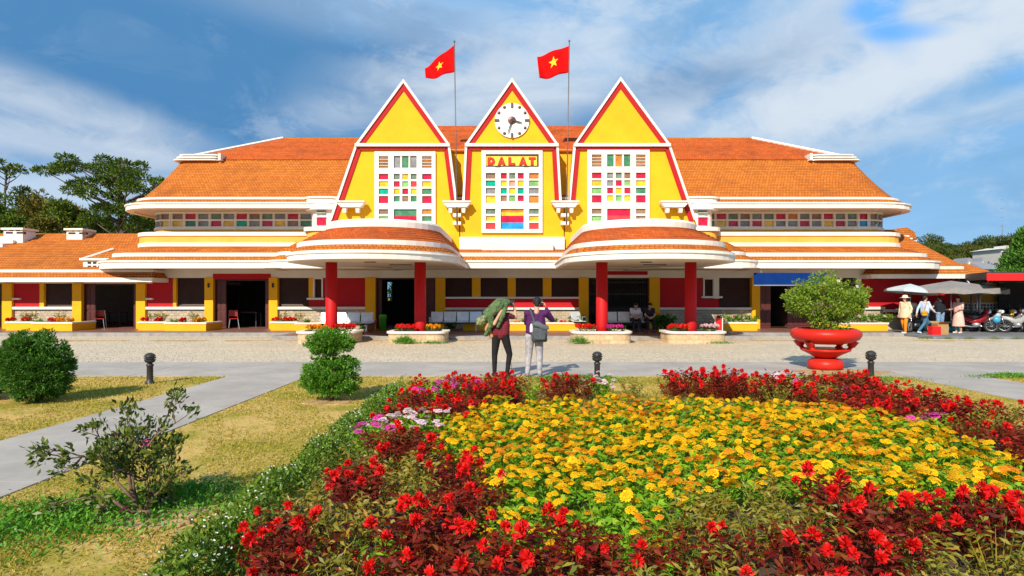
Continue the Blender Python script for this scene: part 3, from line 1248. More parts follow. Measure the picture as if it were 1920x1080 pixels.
# ------------------------------------------------------------------ half-round porch canopies
def porch(xc):
    def out(hw, yf, yc=23.4, yb=30.9, n=22):
        pts = [(xc - hw, yb)]
        for k in range(n + 1):
            a = PI - PI * k / n
            pts.append((xc + hw * math.cos(a), yc - (yc - yf) * math.sin(a)))
        pts.append((xc + hw, yb))
        return pts
    m = MB()
    m.loft([up(out(2.75, 20.75), 2.92), up(out(2.85, 20.6), 2.87), up(out(3.05, 20.3), 2.87), up(out(3.05, 20.3), 3.04), up(out(3.09, 20.25), 3.06), up(out(3.09, 20.25), 3.085), up(out(3.05, 20.3), 3.10),
            up(out(3.05, 20.3), 3.16), up(out(2.9, 20.5), 3.165)], closed=False)
    part(m, 'canopy_rim', 'white')
    m = MB()
    ring = out(2.8, 20.7)
    m.add(up(ring, 2.915), [tuple(range(len(ring)))])
    part(m, 'canopy_soffit', 'soffit')
    m = MB(); courses(m, out(3.02, 20.34), 3.14, out(2.72, 20.85), 3.38, 3, closed=False)
    part(m, 'canopy_tile_strip', 'tile')
    m = MB(); m.loft([up(out(2.74, 20.8), 3.35), up(out(2.74, 20.8), 3.53), up(out(2.6, 21.0), 3.54)], closed=False)
    part(m, 'canopy_band', 'white')
    m = MB(); courses(m, out(2.68, 20.9), 3.52, out(2.15, 22.9, 25.2), 4.17, 7, closed=False, lip=.04, flare=-.25)
    part(m, 'canopy_roof', 'redtile')
    m = MB()
    r_ = out(2.22, 22.8, 25.2)
    t_ = out(2.14, 22.9, 25.2)
    m.loft([up(out(2.1, 23, 25.2), 4.13), up(r_, 4.13), up(r_, 4.36), up(t_, 4.45)], closed=False)
    m.add(up(t_, 4.45), [tuple(range(len(t_)))])
    part(m, 'canopy_cap', 'white')
    for q in ((xc - .3, xc + .1, 23.0, 23.1, 2.885, 2.914), (xc + .2, xc + 1.1, 25.0, 25.06, 2.885, 2.914)):
        m = MB(); m.box(*q)
        part(m, 'ceiling_fitting', 'black')
    for s in (-1, 1):
        m = MB()
        m.lathe([(.225, .15), (.215, .6), (.21, 2.93)], (xc + s * 1.63, 23.5, 0), 32)
        part(m, 'column', 'colred', smooth=True)


porch(-5.0)
porch(4.93)

# ------------------------------------------------------------------ ground floor
FD = 30.0


def fx(px):
    return PX(px, FD)


def fz(py):
    return PZ(py, FD)


FLOOR = .15
m = MB()
m.slab([(-34, 26.6), (-9.2, 26.6), (-9.2, 24.4), (9.3, 24.4), (9.3, 26.6), (16.3, 26.6), (16.3, 40), (-34, 40)], -.05, FLOOR)
part(m, 'porch_step', 'steprim')
m = MB()
m.slab([(-34, 26.95), (-8.9, 26.95), (-8.9, 24.75), (9.0, 24.75), (9.0, 26.95), (16.1, 26.95), (16.1, 40), (-34, 40)], FLOOR + .001, FLOOR + .006)
part(m, 'porch_floor', 'porch')
# inside
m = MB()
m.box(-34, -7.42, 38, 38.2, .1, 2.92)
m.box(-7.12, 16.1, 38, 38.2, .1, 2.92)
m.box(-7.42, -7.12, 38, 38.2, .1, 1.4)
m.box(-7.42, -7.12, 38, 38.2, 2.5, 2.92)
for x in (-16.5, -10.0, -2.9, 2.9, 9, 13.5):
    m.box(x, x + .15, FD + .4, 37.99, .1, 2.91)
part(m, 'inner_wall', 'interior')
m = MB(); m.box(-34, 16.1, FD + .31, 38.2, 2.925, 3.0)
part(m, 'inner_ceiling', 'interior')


def wall_piece(a, b, za, zb, mat, name='wall_panel', y0=FD, y1=FD + .3):
    m = MB(); m.box(fx(a), fx(b), y0, y1, za, zb)
    return part(m, name, mat)


def shutter(a, b, za, zb, frame=None, y=FD + .1):
    m = MB()
    n = max(4, int((zb - za) / .075))
    h = (zb - za) / n
    for i in range(n):
        z = za + i * h
        m.add([(fx(a), y + .0, z), (fx(b), y + .0, z), (fx(b), y + .035, z + h), (fx(a), y + .035, z + h), (fx(b), y + .0, z + h), (fx(a), y + .0, z + h)], [(0, 1, 2, 3), (3, 2, 4, 5)])
    o = part(m, 'shuttered_window', 'shutter')
    if frame:
        f = MB()
        t = .07
        f.box(fx(a) - t, fx(a), FD - .04, y + .1, za, zb + t)
        f.box(fx(b), fx(b) + t, FD - .04, y + .1, za, zb + t)
        f.box(fx(a), fx(b), FD - .04, y + .1, zb, zb + t)
        part(f, 'frame', 'white', o)
    return o


def sill(a, b, py, th=.1, pro=.12):
    m = MB(); m.box(fx(a), fx(b), FD - pro, FD + .05, fz(py), fz(py) + th)
    return part(m, 'sill', 'white')


TOPM = 2.53
# lintel bands over everything
m = MB(); m.box(fx(286), fx(1657), FD - .02, FD + .3, TOPM, 2.95)
part(m, 'lintel_band', 'white')
m = MB(); m.box(-34, fx(286), FD - .02, FD + .3, 2.27, 2.9)
part(m, 'lintel_band', 'white')


def side_bay(x_panel0, x_red0, x_red1, x_win0, x_win1, x_end, top, small=True):
    """pier-less bay: alcove, red panel, shuttered window over a stone dado"""
    zs = fz(580)
    wall_piece(x_panel0, x_end, .12, zs, 'stonedado', 'stone_dado')
    sill(x_panel0 - 2, x_end, 580, .12)
    wall_piece(x_panel0, x_red1, zs + .1, top, 'red')
    wall_piece(x_red1, x_win0, zs + .1, top, 'yellow', y0=FD - .03)
    shutter(x_win0, x_win1, zs + .12, top)
    if x_end > x_win1:
        wall_piece(x_win1, x_end, zs + .1, top, 'yellow', y0=FD - .03)
    if small:
        m = MB(); m.box(fx(x_panel0) - .02, fx(x_red0), FD - .14, FD - .002, fz(562), fz(562) + .08)
        part(m, 'sill', 'white')


def pier(a, b, top, mat='yellow', pro=.14):
    m = MB(); m.box(fx(a), fx(b), FD - pro, FD + .32, .1, top)
    part(m, 'pier', mat)


def doorway(a, b, top, leaves=(18, 8), panel='doorwood'):
    t = MB()
    t.box(fx(a), fx(a) + .06, FD + .05, FD + .3, .15, top)
    t.box(fx(b) - .06, fx(b), FD + .05, FD + .3, .15, top)
    t.box(fx(a) + .06, fx(b) - .06, FD + .05, FD + .3, top - .06, top)
    d = part(t, 'door', 'doorwood')
    for side, wdt in zip((0, 1), leaves):
        if not wdt:
            continue
        m = MB()
        x0 = fx(a) + .06 if side == 0 else fx(b) - .06 - wdt / 40.96
        x1 = x0 + wdt / 40.96
        m.box(x0, x1, FD + .12, FD + .17, .17, top - .07)
        nn = max(1, round((x1 - x0) / .28))
        for k in range(nn):
            xa = x0 + (x1 - x0) * (k + .12) / nn
            xb = x0 + (x1 - x0) * (k + .88) / nn
            for za, zb in ((.3, .95), (1.05, 1.5), (1.58, top - .2)):
                if zb > za:
                    m.box(xa, xb, FD + .1, FD + .119, za, zb)
        part(m, 'door_leaf', panel, d)
    return d


# low wing side (top 2.27), then the main front (top 2.53)
pier(8, 26, 2.27)
doorway(-95, 8, 2.27)
pier(-113, -95, 2.27)
side_bay(26, 40, 75, 83, 139, 139, 2.27)
pier(139, 156, 2.27)
doorway(156, 258, 2.27)
pier(258, 275, 2.27)
side_bay(275, 288, 325, 331, 386, 386, 2.53)
pier(386, 402, TOPM)
doorway(402, 506, TOPM - .07)
wall_piece(400, 508, TOPM - .06, 2.72, 'red', 'door_lintel', FD - .05, FD - .022)
pier(506, 522, TOPM)
zs = fz(580)
wall_piece(522, 686, .12, zs, 'stonedado', 'stone_dado')
sill(519, 686, 580, .12)
shutter(522, 579, zs + .12, TOPM)
wall_piece(579, 588, fz(560), TOPM, 'yellow', y0=FD - .02)
wall_piece(588, 604, zs + .1, fz(560), 'red')
shutter(590, 603, fz(558), TOPM - .06, True)
wall_piece(579, 588, zs + .1, fz(560), 'red')
sill(577, 609, 562, .09, .16)
wall_piece(604, 686, zs + .1, TOPM, 'red')
pier(686, 705, TOPM, 'pierorange')
doorway(705, 817, TOPM, (8, 26))
pier(817, 835, TOPM, 'pierorange')
z1 = fz(560)
wall_piece(835, 1085, .12, zs, 'stonedado', 'stone_dado')
sill(835, 1085, 580.5, .1)
wall_piece(835, 1085, zs + .1, z1, 'red')
sill(835, 1085, 560, .085, .16)
for a, b in ((835, 885), (901, 952), (967, 1018), (1034, 1085)):
    shutter(a, b, z1 + .09, TOPM)
for a, b in ((885, 901), (952, 967), (1018, 1034)):
    wall_piece(a, b, z1 + .085, TOPM, 'pierorange', 'window_pier', FD - .02)
pier(1085, 1103, TOPM, 'pierorange')
d = doorway(1103, 1217, TOPM, (0, 0))
m = MB()
for k in range(25):
    x = fx(1104.5) + (fx(1215.5) - fx(1104.5)) * k / 24
    m.box(x - .012, x + .012, FD + .1, FD + .13, .16, TOPM - .07)
for z in (.3, 1.0, 1.1, 1.75, 2.3):
    m.box(fx(1105), fx(1215), FD + .085, FD + .145, z, z + .04)
for k in range(9):
    x = fx(1110) + (fx(1210) - fx(1110)) * k / 8
    m.torus((x, FD + .115, 1.9), .09, .012, 'y', 12, 5)
part(m, 'folding_gate', 'black', d)
m = MB(); m.box(fx(1132), fx(1214), FD - .05, FD - .022, fz(515.5), fz(508.5))
part(m, 'door_lintel', 'red')
pier(1217, 1236, TOPM, 'pierorange')
wall_piece(1236, 1408, .12, zs, 'stonedado', 'stone_dado')
sill(1236, 1410, 580.5, .1)
wall_piece(1236, 1317, zs + .1, TOPM, 'red')
wall_piece(1317, 1347, zs + .1, fz(560), 'red')
shutter(1321, 1337, fz(556), TOPM - .07, True)
wall_piece(1339, 1348, fz(560), TOPM, 'white', y0=FD - .03)
sill(1314, 1353, 559, .09, .16)
wall_piece(1347, 1348, zs + .1, TOPM, 'red', y0=FD - .02)
shutter(1348, 1407, zs + .12, TOPM)
pier(1408, 1423, TOPM)
doorway(1423, 1531, TOPM, (22, 52))
pier(1531, 1546, TOPM)
wall_piece(1546, 1657, .12, zs, 'stonedado', 'stone_dado')
sill(1546, 1657, 580, .12)
shutter(1546, 1606, zs + .12, TOPM)
wall_piece(1606, 1614, zs + .1, TOPM, 'white', y0=FD - .04)
wall_piece(1614, 1657, zs + .1, TOPM, 'red')
# small fittings on the piers
for px in (394, 514):
    m = MB()
    for py in (533, 537):
        m.ball((fx(px), FD - .17, fz(py)), .055, .05, .065, 8)
    part(m, 'pier_lamp', 'black')

# ------------------------------------------------------------------ low wings
for sx in (-1, 1):
    if sx < 0:
        L0 = rr(-60, -16.1, 28.65, 40.2, .08, 3)
        L0b = rr(-60, -16.15, 28.71, 40.1, .07, 3)
        L1 = rr(-60, -16.3, 29.05, 39.7, .06, 3)
        L2 = rr(-59, -12.5, 33.95, 34.05, .02, 3)
    else:
        L0 = rr(16.3, 21.1, 29.1, 40.2, .3, 3)
        L0b = rr(16.4, 21.05, 29.16, 40.1, .3, 3)
        L1 = rr(16.6, 20.95, 29.45, 39.7, .3, 3)
        L2 = rr(17.2, 20.2, 33.95, 34.05, .02, 3)
    dz = .03 if sx < 0 else .2
    zt = 5.0 if sx < 0 else 5.2
    band('eaves_moulding', L0, 2.28 + dz, 2.47 + dz, 'white')
    m = MB(); m.add(up(rr(L0[0][0] + .05, L0[3][0], L0[4][1] + .06, 40.1, .05, 3), 2.3 + dz), [tuple(range(12))]); part(m, 'soffit', 'soffit')
    m = MB(); courses(m, L0b, 2.46 + dz, L1, 2.73 + dz, 3); part(m, 'eaves_tile_strip', 'tile')
    band('eaves_band', L1, 2.72 + dz, 2.86 + dz, 'white')
    m = MB(); courses(m, L1, 2.85 + dz, L2, zt, 22, lip=.035); part(m, 'wing_roof', 'tile')
wall_piece(1657, 1797, .9, 2.5, 'red')
wall_piece(1657, 1797, .05, .8, 'stonedado', 'stone_dado')
sill(1655, 1799, 585, .12)
m = MB(); m.box(fx(1797) - .2, fx(1797), FD + .31, 40, .05, 2.45); part(m, 'wall_panel', 'red')
# chimneys, stepped hip end and dormer on the low roof
for a, b, pt, pb, d in ((17, 58, 429, 452, 32.9), (133, 168, 430, 441, 33.4)):
    m = MB()
    x0, x1 = PX(a, d), PX(b, d)
    zt, zb = PZ(pt, d), PZ(pb, d)
    m.box(x0 + .08, x1 - .08, d - .45, d + .45, zb - .6, zt - .16)
    m.box(x0, x1, d - .55, d + .55, zt - .1, zt)
    for k in range(3):
        xx = x0 + (x1 - x0) * (.2 + .3 * k)
        m.box(xx, xx + .12, d - .44, d + .44, zt - .17, zt - .09)
    for k in range(2):
        m.box(x0 + .18 + k * .55, x0 + .55 + k * .55, d - .455, d - .3, zt - .3, zt - .2, 1)
    part(m, 'chimney', ['white', 'dark'])
m = MB()
for k in range(4):
    m.box(-26.2 - k * .5, -24.9 - k * .25, 32.6 - k * .35, 34, 4.55 - k * .22, 4.72 - k * .22)
part(m, 'roof_steps', 'white')
dd = 29.3
m = MB()
xa, xb, za, zb = PX(156, dd), PX(208, dd), PZ(506, dd), PZ(488, dd)
m.box(xa, xb, dd, dd + .1, za, zb)
m.box(xa - .1, xb + .35, dd - .12, dd + .4, zb, zb + .09)
m.tube([(xa - .05, dd, zb + .05), (xa + .62, dd + 1.2, zb + .6)], .07, 6)
m.tube([(xb + .3, dd, zb + .05), (xb + 1.25, dd + 1.2, zb + .6)], .05, 6)
for k in range(4):
    for j in range(2):
        x0 = xa + .2 + k * (xb - xa - .3) / 4
        z0 = za + .1 + j * .17
        m.box(x0, x0 + .17, dd - .005, dd + .05, z0, z0 + .1, 1)
part(m, 'dormer', ['white', 'dark'])
m = MB()
x0, x1 = xa - .02, xb + .25
m.add([(x0, dd, zb + .09), (x1 + .3, dd, zb + .09), (x1 + .75, dd + 1.4, zb + .62), (x0 + .7, dd + 1.4, zb + .62)], [(0, 1, 2, 3)])
part(m, 'dormer_roof', 'tile')
# vents at the end of the low roof on the other side
m = MB()
for k, (a, b, py) in enumerate(((1682, 1705, 441), (1682, 1711, 446), (1682, 1719, 450.5))):
    d = 33.4 - k * .25
    m.box(PX(a, d), PX(b, d), d, d + 1.2, PZ(py + 2.6, d), PZ(py, d))
part(m, 'roof_vent', 'white')
m = MB()
m.prism([(PX(1600, 36), PZ(440, 36)), (PX(1684, 36), PZ(429, 36)), (PX(1699, 36), PZ(438, 36)), (PX(1702, 36), PZ(450, 36)), (PX(1600, 36), PZ(450, 36))], 35.2, 36.5)
part(m, 'wing_roof', 'tile')


# ------------------------------------------------------------------ flags
def flagpole(px_b, px_t, py_t, hoist, fly, label, star_c, star_r):
    d = GD - .45
    x0, x1 = PX(px_b, d), PX(px_t, d)
    z0, z1 = PZ(404, d), PZ(py_t, d)
    t = thing('flagpole', label, 'flagpole', (x0, d, z0 - .3), group='red flags between the gables')
    m = MB()
    m.tube([(0, 0, -.1), (x1 - x0, 0, z1 - z0 + .3)], [.032, .02], 8)
    m.ball((x1 - x0, 0, z1 - z0 + .33), .05)
    part_of(m, 'pole', 'pole', t, True)
    # flag: a waving sheet from hoist (two points) to fly edge (two points)
    nu, nv = 24, 12
    H = [(PX(a, d) - x0, PZ(b, d) - z0 + .3) for a, b in hoist]
    Fl = [(PX(a, d) - x0, PZ(b, d) - z0 + .3) for a, b in fly]

    def P(u, v):
        top = (H[0][0] + (Fl[0][0] - H[0][0]) * u, H[0][1] + (Fl[0][1] - H[0][1]) * u)
        bot = (H[1][0] + (Fl[1][0] - H[1][0]) * u, H[1][1] + (Fl[1][1] - H[1][1]) * u)
        x = top[0] + (bot[0] - top[0]) * v
        z = top[1] + (bot[1] - top[1]) * v + .05 * math.sin(u * 7 + v) * u
        y = .16 * math.sin(u * 8.5 + v * 1.8) * (u ** .6) - .08 * u
        return Vector((x - .03 * (1 - u), y, z))
    m = MB()
    vs = [P(i / nu, j / nv) for j in range(nv + 1) for i in range(nu + 1)]
    fs = [(j * (nu + 1) + i, j * (nu + 1) + i + 1, (j + 1) * (nu + 1) + i + 1, (j + 1) * (nu + 1) + i) for j in range(nv) for i in range(nu)]
    m.add(vs, fs)
    f = part_of(m, 'flag', 'flagred', t, True)
    so_ = f.modifiers.new('thickness', 'SOLIDIFY')
    so_.thickness = .012
    so_.offset = 0
    # five-pointed star lying on both faces of the cloth
    for side in (-1, 1):
        m = MB()
        pts = []
        for k in range(10):
            a = PI / 2 + k * PI / 5
            r = star_r * (1 if k % 2 == 0 else .4)
            u, v = star_c[0] + r * math.cos(a) * .95, star_c[1] - r * math.sin(a) * 1.35
            pts.append(P(u, v) + Vector((0, side * .02, 0)))
        c = P(*star_c) + Vector((0, side * .02, 0))
        m.add([c] + pts, [(0, 1 + k, 1 + (k + 1) % 10) for k in range(10)])
        part_of(m, 'star', 'staryellow', f)
    return t


def part_of(mb, name, mats, parent, smooth=False, label=None):
    o = mb.build(name, mats, parent, smooth)
    if label:
        o['label'] = label
    return o


M['flagred'] = plain('flag_red_cloth', (0.60, 0.004, 0.004), 0.85, bump=0, spec=0.1)
M['staryellow'] = plain('star_yellow_cloth', (0.9, 0.62, 0.02), 0.7, bump=0)
flagpole(857, 852, 79, [(853, 84), (853, 135)], [(796, 129), (799, 151)], 'tall flagpole with folded red star flag, on the topiary bush side of the clock', (.5, .5), .15)
flagpole(1062, 1067.5, 78, [(1068, 86), (1067, 136)], [(1007, 107), (1011, 151)], 'tall flagpole with squarer red star flag, on the blue sign side of the clock gable', (.5, .45), .17)

# ------------------------------------------------------------------ blue sign
t = thing('signboard', 'blank blue signboard hung under the eaves above the brown door', 'sign', (PX(1482, 27.75), 27.75, PZ(534, 27.75)))
hw, hh_ = 68 * 27.75 / 1200, 22.5 * 27.75 / 1200
m = MB(); m.box(-hw, hw, 0, .06, 0, hh_); bevel(part_of(m, 'panel', 'blue', t), .01)
m = MB()
m.box(-hw - .02, hw + .02, -.02, .08, -.04, 0)
part_of(m, 'frame', 'metal', t)
for s in (-1, 1):
    m = MB(); m.tube([(s * hw * .8, .03, hh_), (s * hw * .8, .03, hh_ + .1)], .02)
    part_of(m, 'hanger', 'metal', t)


# ------------------------------------------------------------------ garden bollard lamps
def bollard():
    t = thing('bollard_lamp', '', 'garden lamp')
    m = MB()
    m.lathe([(.085, 0), (.085, .03), (.062, .05), (.058, .1), (.055, .33), (.066, .345), (.066, .37), (.045, .385), (.04, .40)], n=16)
    part_of(m, 'post', 'black', t, True)
    m = MB()
    m.lathe([(.05, .40), (.085, .42), (.098, .45), (.098, .47), (.07, .472), (.07, .482), (.105, .485), (.105, .505), (.072, .507), (.072, .517), (.1, .52), (.095, .545), (.07, .575), (.03, .592), (.005, .595)], n=16)
    part_of(m, 'louvred_head', 'black', t)
    return t


b0 = bollard()
b0.location = (-6.93, 12.25, 0)
b0['label'] = 'black garden bollard lamp on the lawn beside the round clipped bush'
b0['group'] = 'bollard lamps along the lawn edge'
copy_tree(b0, (1.67, 12.55, 0), 0, 'black bollard lamp behind the pink flowers, half hidden by the marigold bed')
copy_tree(b0, (7.15, 12.75, 0), 0, 'black bollard lamp on the grass beside the big red flower bowl')

# ------------------------------------------------------------------ big red bowl on its stand
M['redpot'] = painted('worn_red_paint', (0.58, 0.020, 0.010), (0.35, 0.2, 0.12), 0.6, 0.42)
M['soil'] = plain('garden_soil', (0.09, 0.055, 0.03), 0.95, var=0.4, vscale=9, bump=0.5)
PY, PXX = 14.6, 7.15
t = thing('flower_bowl', 'huge red glazed bowl on four scroll legs over a red dish stand', 'planter', (PXX, PY, .012))
m = MB(); m.lathe([(.30, 0), (.36, .02), (.385, .1), (.37, .19), (.3, .235), (.28, .25)], n=32)
part_of(m, 'base', 'redpot', t, True)
m = MB(); m.lathe([(.2, .245), (.24, .28), (.36, .35), (.52, .43), (.535, .46), (.5, .475), (.1, .45)], n=32)
part_of(m, 'dish', 'redpot', t, True)
m = MB(); m.lathe([(.02, .575), (.34, .58), (.54, .615), (.69, .69), (.745, .77), (.745, .84), (.70, .90), (.62, .935), (.60, .93), (.60, .915), (.63, .905), (.62, .88), (.58, .86)], n=40, caps=True)
part_of(m, 'bowl', 'redpot', t, True)
m = MB(); m.lathe([(.01, .885), (.3, .88), (.605, .87)], n=32, caps=False)
part_of(m, 'soil', 'soil', t)
for a in (30, 150, 210, 330):
    a = R(a)
    cx_, cy_ = math.cos(a), math.sin(a)
    m = MB()
    m.tube([(cx_ * .56, cy_ * .56, .72), (cx_ * .58, cy_ * .58, .64), (cx_ * .54, cy_ * .54, .57), (cx_ * .47, cy_ * .47, .53), (cx_ * .47, cy_ * .47, .49), (cx_ * .5, cy_ * .5, .455)], [.11, .105, .08, .06, .075, .09], 10)
    part_of(m, 'leg', 'redpot', t, True)
m = MB()
rg = np.random.default_rng(3)
m.slab([(7.2 + 1.15 * math.cos(a) * rg.uniform(.8, 1.1), 14.0 + .55 * math.sin(a) * rg.uniform(.8, 1.1)) for a in np.linspace(0, 2 * PI, 28)[:-1]], 0, .018)
struct(m.build('dirt_patch', 'dirt'))


# ------------------------------------------------------------------ stone planters round the columns
def stone_planter(xc, label):
    t = thing('stone_planter', label, 'planter', (xc, 23.35, 0), group='stone planters round the porch columns')
    ring = rr(-1.03, 1.03, -.85, .75, .34, 7)
    m = MB(); m.loft([up(ring, .004), up(ring, .36)]); part_of(m, 'stone_wall', 'planterstone', t)
    r2 = rr(-1.08, 1.08, -.9, .8, .37, 7)
    r3 = rr(-.88, .88, -.7, .6, .28, 7)
    m = MB(); m.loft([up(ring, .355), up(r2, .36), up(r2, .425), up(r3, .43), up(r3, .34)]); part_of(m, 'rim', 'white', t)
    m = MB(); m.add(up(r3, .385), [tuple(range(len(r3)))]); part_of(m, 'soil', 'soil', t)
    return t


stone_planter(-6.6, 'stone planter with white rim behind the twisted topiary bush')
stone_planter(-3.38, 'stone planter with white rim and green weeds growing against its front')
stone_planter(3.2, 'stone planter with white rim under the red column nearest the seated people')
stone_planter(6.55, 'stone planter with white rim under the red column nearest the blue sign')


# ------------------------------------------------------------------ yellow flower boxes along the walls
def flower_box(pa, pb, d, pt, label, depth=1.6, mat='yellow'):
    x0, x1 = PX(pa, d), PX(pb, d)
    zt = PZ(pt, d)
    t = thing('flower_box', label, 'flower box', ((x0 + x1) / 2, d, .155), group='yellow flower boxes along the wall')
    h = (x1 - x0) / 2
    zt -= .155
    m = MB()
    m.box(-h, h, 0, .12, 0, zt - .07)
    m.box(-h, -h + .12, .12, depth, 0, zt - .07)
    m.box(h - .12, h, .12, depth, 0, zt - .07)
    part_of(m, 'wall', mat, t)
    m = MB()
    m.box(-h - .03, h + .03, -.03, .14, zt - .069, zt)
    m.box(-h - .03, -h + .14, .14, depth, zt - .069, zt)
    m.box(h - .14, h + .03, .14, depth, zt - .069, zt)
    part_of(m, 'coping', 'white', t)
    m = MB(); m.box(-h + .121, h - .121, .121, depth, .02, zt - .1); part_of(m, 'soil', 'soil', t)
    return t


BOXES = [
    (11, 62, 28.35, 603, 'plain yellow flower box by the first pier of the low wing'),
    (60, 135, 28.0, 604, 'yellow flower box under the first shuttered window of the low wing'),
    (259, 311, 28.35, 603, 'short yellow flower box beside the first wide doorway pier'),
    (309, 386, 28.0, 604.5, 'yellow flower box under the shuttered window between the two wide doorways'),
    (507, 556, 28.35, 603, 'yellow flower box beside the second wide doorway'),
    (554, 600, 28.0, 605, 'low yellow flower box next to the white bench'),
    (868, 1084, 28.15, 604.5, 'very long yellow flower box under the four centre windows'),
    (1346, 1420, 28.2, 604, 'yellow flower box full of green leaves beside the brown door pier'),
    (1573, 1665, 28.1, 605, 'yellow flower box full of green leaves behind the red bowl'),
]
for a, b, d, pt, lab in BOXES:
    flower_box(a, b, d, pt, lab)


# ------------------------------------------------------------------ benches
def bench(x, y, n, label, rz=0.0, wd=.56):
    t = thing('waiting_bench', label, 'bench', (x, y, .157), rz, 'steel waiting benches on the porch')
    L = n * wd
    for k in range(n):
        x0 = -L / 2 + k * wd + .025
        x1 = x0 + wd - .05
        m = MB()
        prof = [(-.02, .40), (-.005, .43), (.2, .415), (.4, .42), (.455, .47), (.53, .84), (.545, .84), (.47, .45), (.41, .405), (.2, .40)]
        m.loft([[(x0, yy, zz) for yy, zz in prof], [(x1, yy, zz) for yy, zz in prof]], True, True)
        bevel(part_of(m, 'seat_shell', 'benchsteel', t), .006)
    m = MB(); m.box(-L / 2, L / 2, .18, .25, .33, .395); part_of(m, 'beam', 'black', t)
    for s in (-1, 1):
        m = MB()
        xx = s * (L / 2 - wd * .45)
        m.tube([(xx, .21, .33), (xx, .21, .06)], .03)
        m.tube([(xx, -.02, .03), (xx, .1, .07), (xx, .32, .07), (xx, .46, .03)], .022)
        part_of(m, 'leg', 'benchsteel', t)
        m = MB(); xx = s * (L / 2 + .01)
        m.tube([(xx, .42, .42), (xx, .42, .6), (xx, .1, .6), (xx, .1, .42)], .016)
        part_of(m, 'armrest', 'benchsteel', t)
    return t


M['benchsteel'] = plain('pale_painted_steel', (0.66, 0.67, 0.68), 0.3, 0.25, bump=0)
bench(PX(645, 26.2), 26.2, 4, 'pale steel waiting bench in the sun beside the twisted topiary')
bench(PX(855, 27.6), 27.3, 4, 'steel waiting bench in the shade with a dark bush behind it')
bench(PX(1172, 27.4), 27.2, 3, 'steel waiting bench where two people sit by the folding gate')
bench(PX(1094, 27.4), 27.9, 1, 'single white seat beside the column near the folding gate', .5)

# bin and small standing signs
t = thing('litter_bin', 'tall green litter bin just inside the open main door', 'bin', (PX(718, 28.6), 28.6, .157))
M['green'] = plain('bright_green_plastic', (0.08, 0.42, 0.03), 0.4, bump=0)
m = MB(); m.lathe([(.14, 0), (.17, .55), (.185, .56), (.185, .6)], n=4 * 4); part_of(m, 'bin_body', 'green', t, True)
m = MB(); m.lathe([(.19, .601), (.18, .66), (.1, .7), (.01, .705)], n=16); part_of(m, 'lid', 'green', t, True)
t = thing('price_stand', 'slim red board stand with white edge beside the last porch column', 'sign stand', (PX(1349, 23.6), 23.6, .004))
m = MB(); m.box(-.16, .1, 0, .03, .35, .85); part_of(m, 'board', 'redmetal', t)
for s in (-.17, .11):
    m = MB(); m.tube([(s, .015, 0), (s, -.01, .95)], .018); part_of(m, 'leg', 'white', t)
t = thing('terracotta_pot', 'small terracotta pot beside the main door pier', 'pot', (PX(694, 27.5), 27.5, .157))
M['terracotta'] = plain('terracotta', (0.42, 0.15, 0.06), 0.8)
m = MB(); m.lathe([(.16, 0), (.24, .4), (.27, .41), (.27, .5), (.23, .5)], n=20); part_of(m, 'pot_body', 'terracotta', t, True)

# chairs and tables glimpsed in the dark rooms
M['redplastic'] = plain('red_plastic', (0.40, 0.03, 0.02), 0.4, bump=0)


def cafe_chair():
    t = thing('cafe_chair', '', 'chair', group='red cafe chairs inside the doorways')
    m = MB(); m.box(-.2, .2, -.2, .2, .43, .46); bevel(part_of(m, 'seat', 'redplastic', t), .01)
    m = MB(); m.box(-.2, .2, .19, .22, .55, .85); bevel(part_of(m, 'backrest', 'redplastic', t), .01)
    for sx, sy in ((-1, -1), (1, -1), (-1, 1), (1, 1)):
        m = MB(); m.tube([(sx * .23, sy * .24, 0), (sx * .17, sy * .17, .43 if sy < 0 else .85)], .014, 6); part_of(m, 'leg', 'metal', t)
    return t


def cafe_table(x, y, label):
    t = thing('cafe_table', label, 'table', (x, y, .157), group='cafe tables inside the doorways')
    m = MB(); m.box(-.5, .5, -.35, .35, .7, .74); part_of(m, 'tabletop', 'doorwood', t)
    for sx, sy in ((-1, -1), (1, -1), (-1, 1), (1, 1)):
        m = MB(); m.box(sx * .44 - .025, sx * .44 + .025, sy * .3 - .025, sy * .3 + .025, 0, .7); part_of(m, 'leg', 'black', t)


c0 = cafe_chair()
c0.location = (PX(187, 30.3), 30.3, .157)
c0.rotation_euler.z = .4
c0['label'] = 'red metal-legged cafe chair standing in the low wing doorway'
copy_tree(c0, (PX(438, 30.4), 30.4, .157), .5, 'red metal-legged cafe chair standing in the wide doorway nearer the centre')
cafe_table(PX(215, 31.6), 31.6, 'dark cafe table inside the low wing doorway')
cafe_table(PX(468, 31.6), 31.6, 'dark cafe table inside the wide doorway nearer the centre')

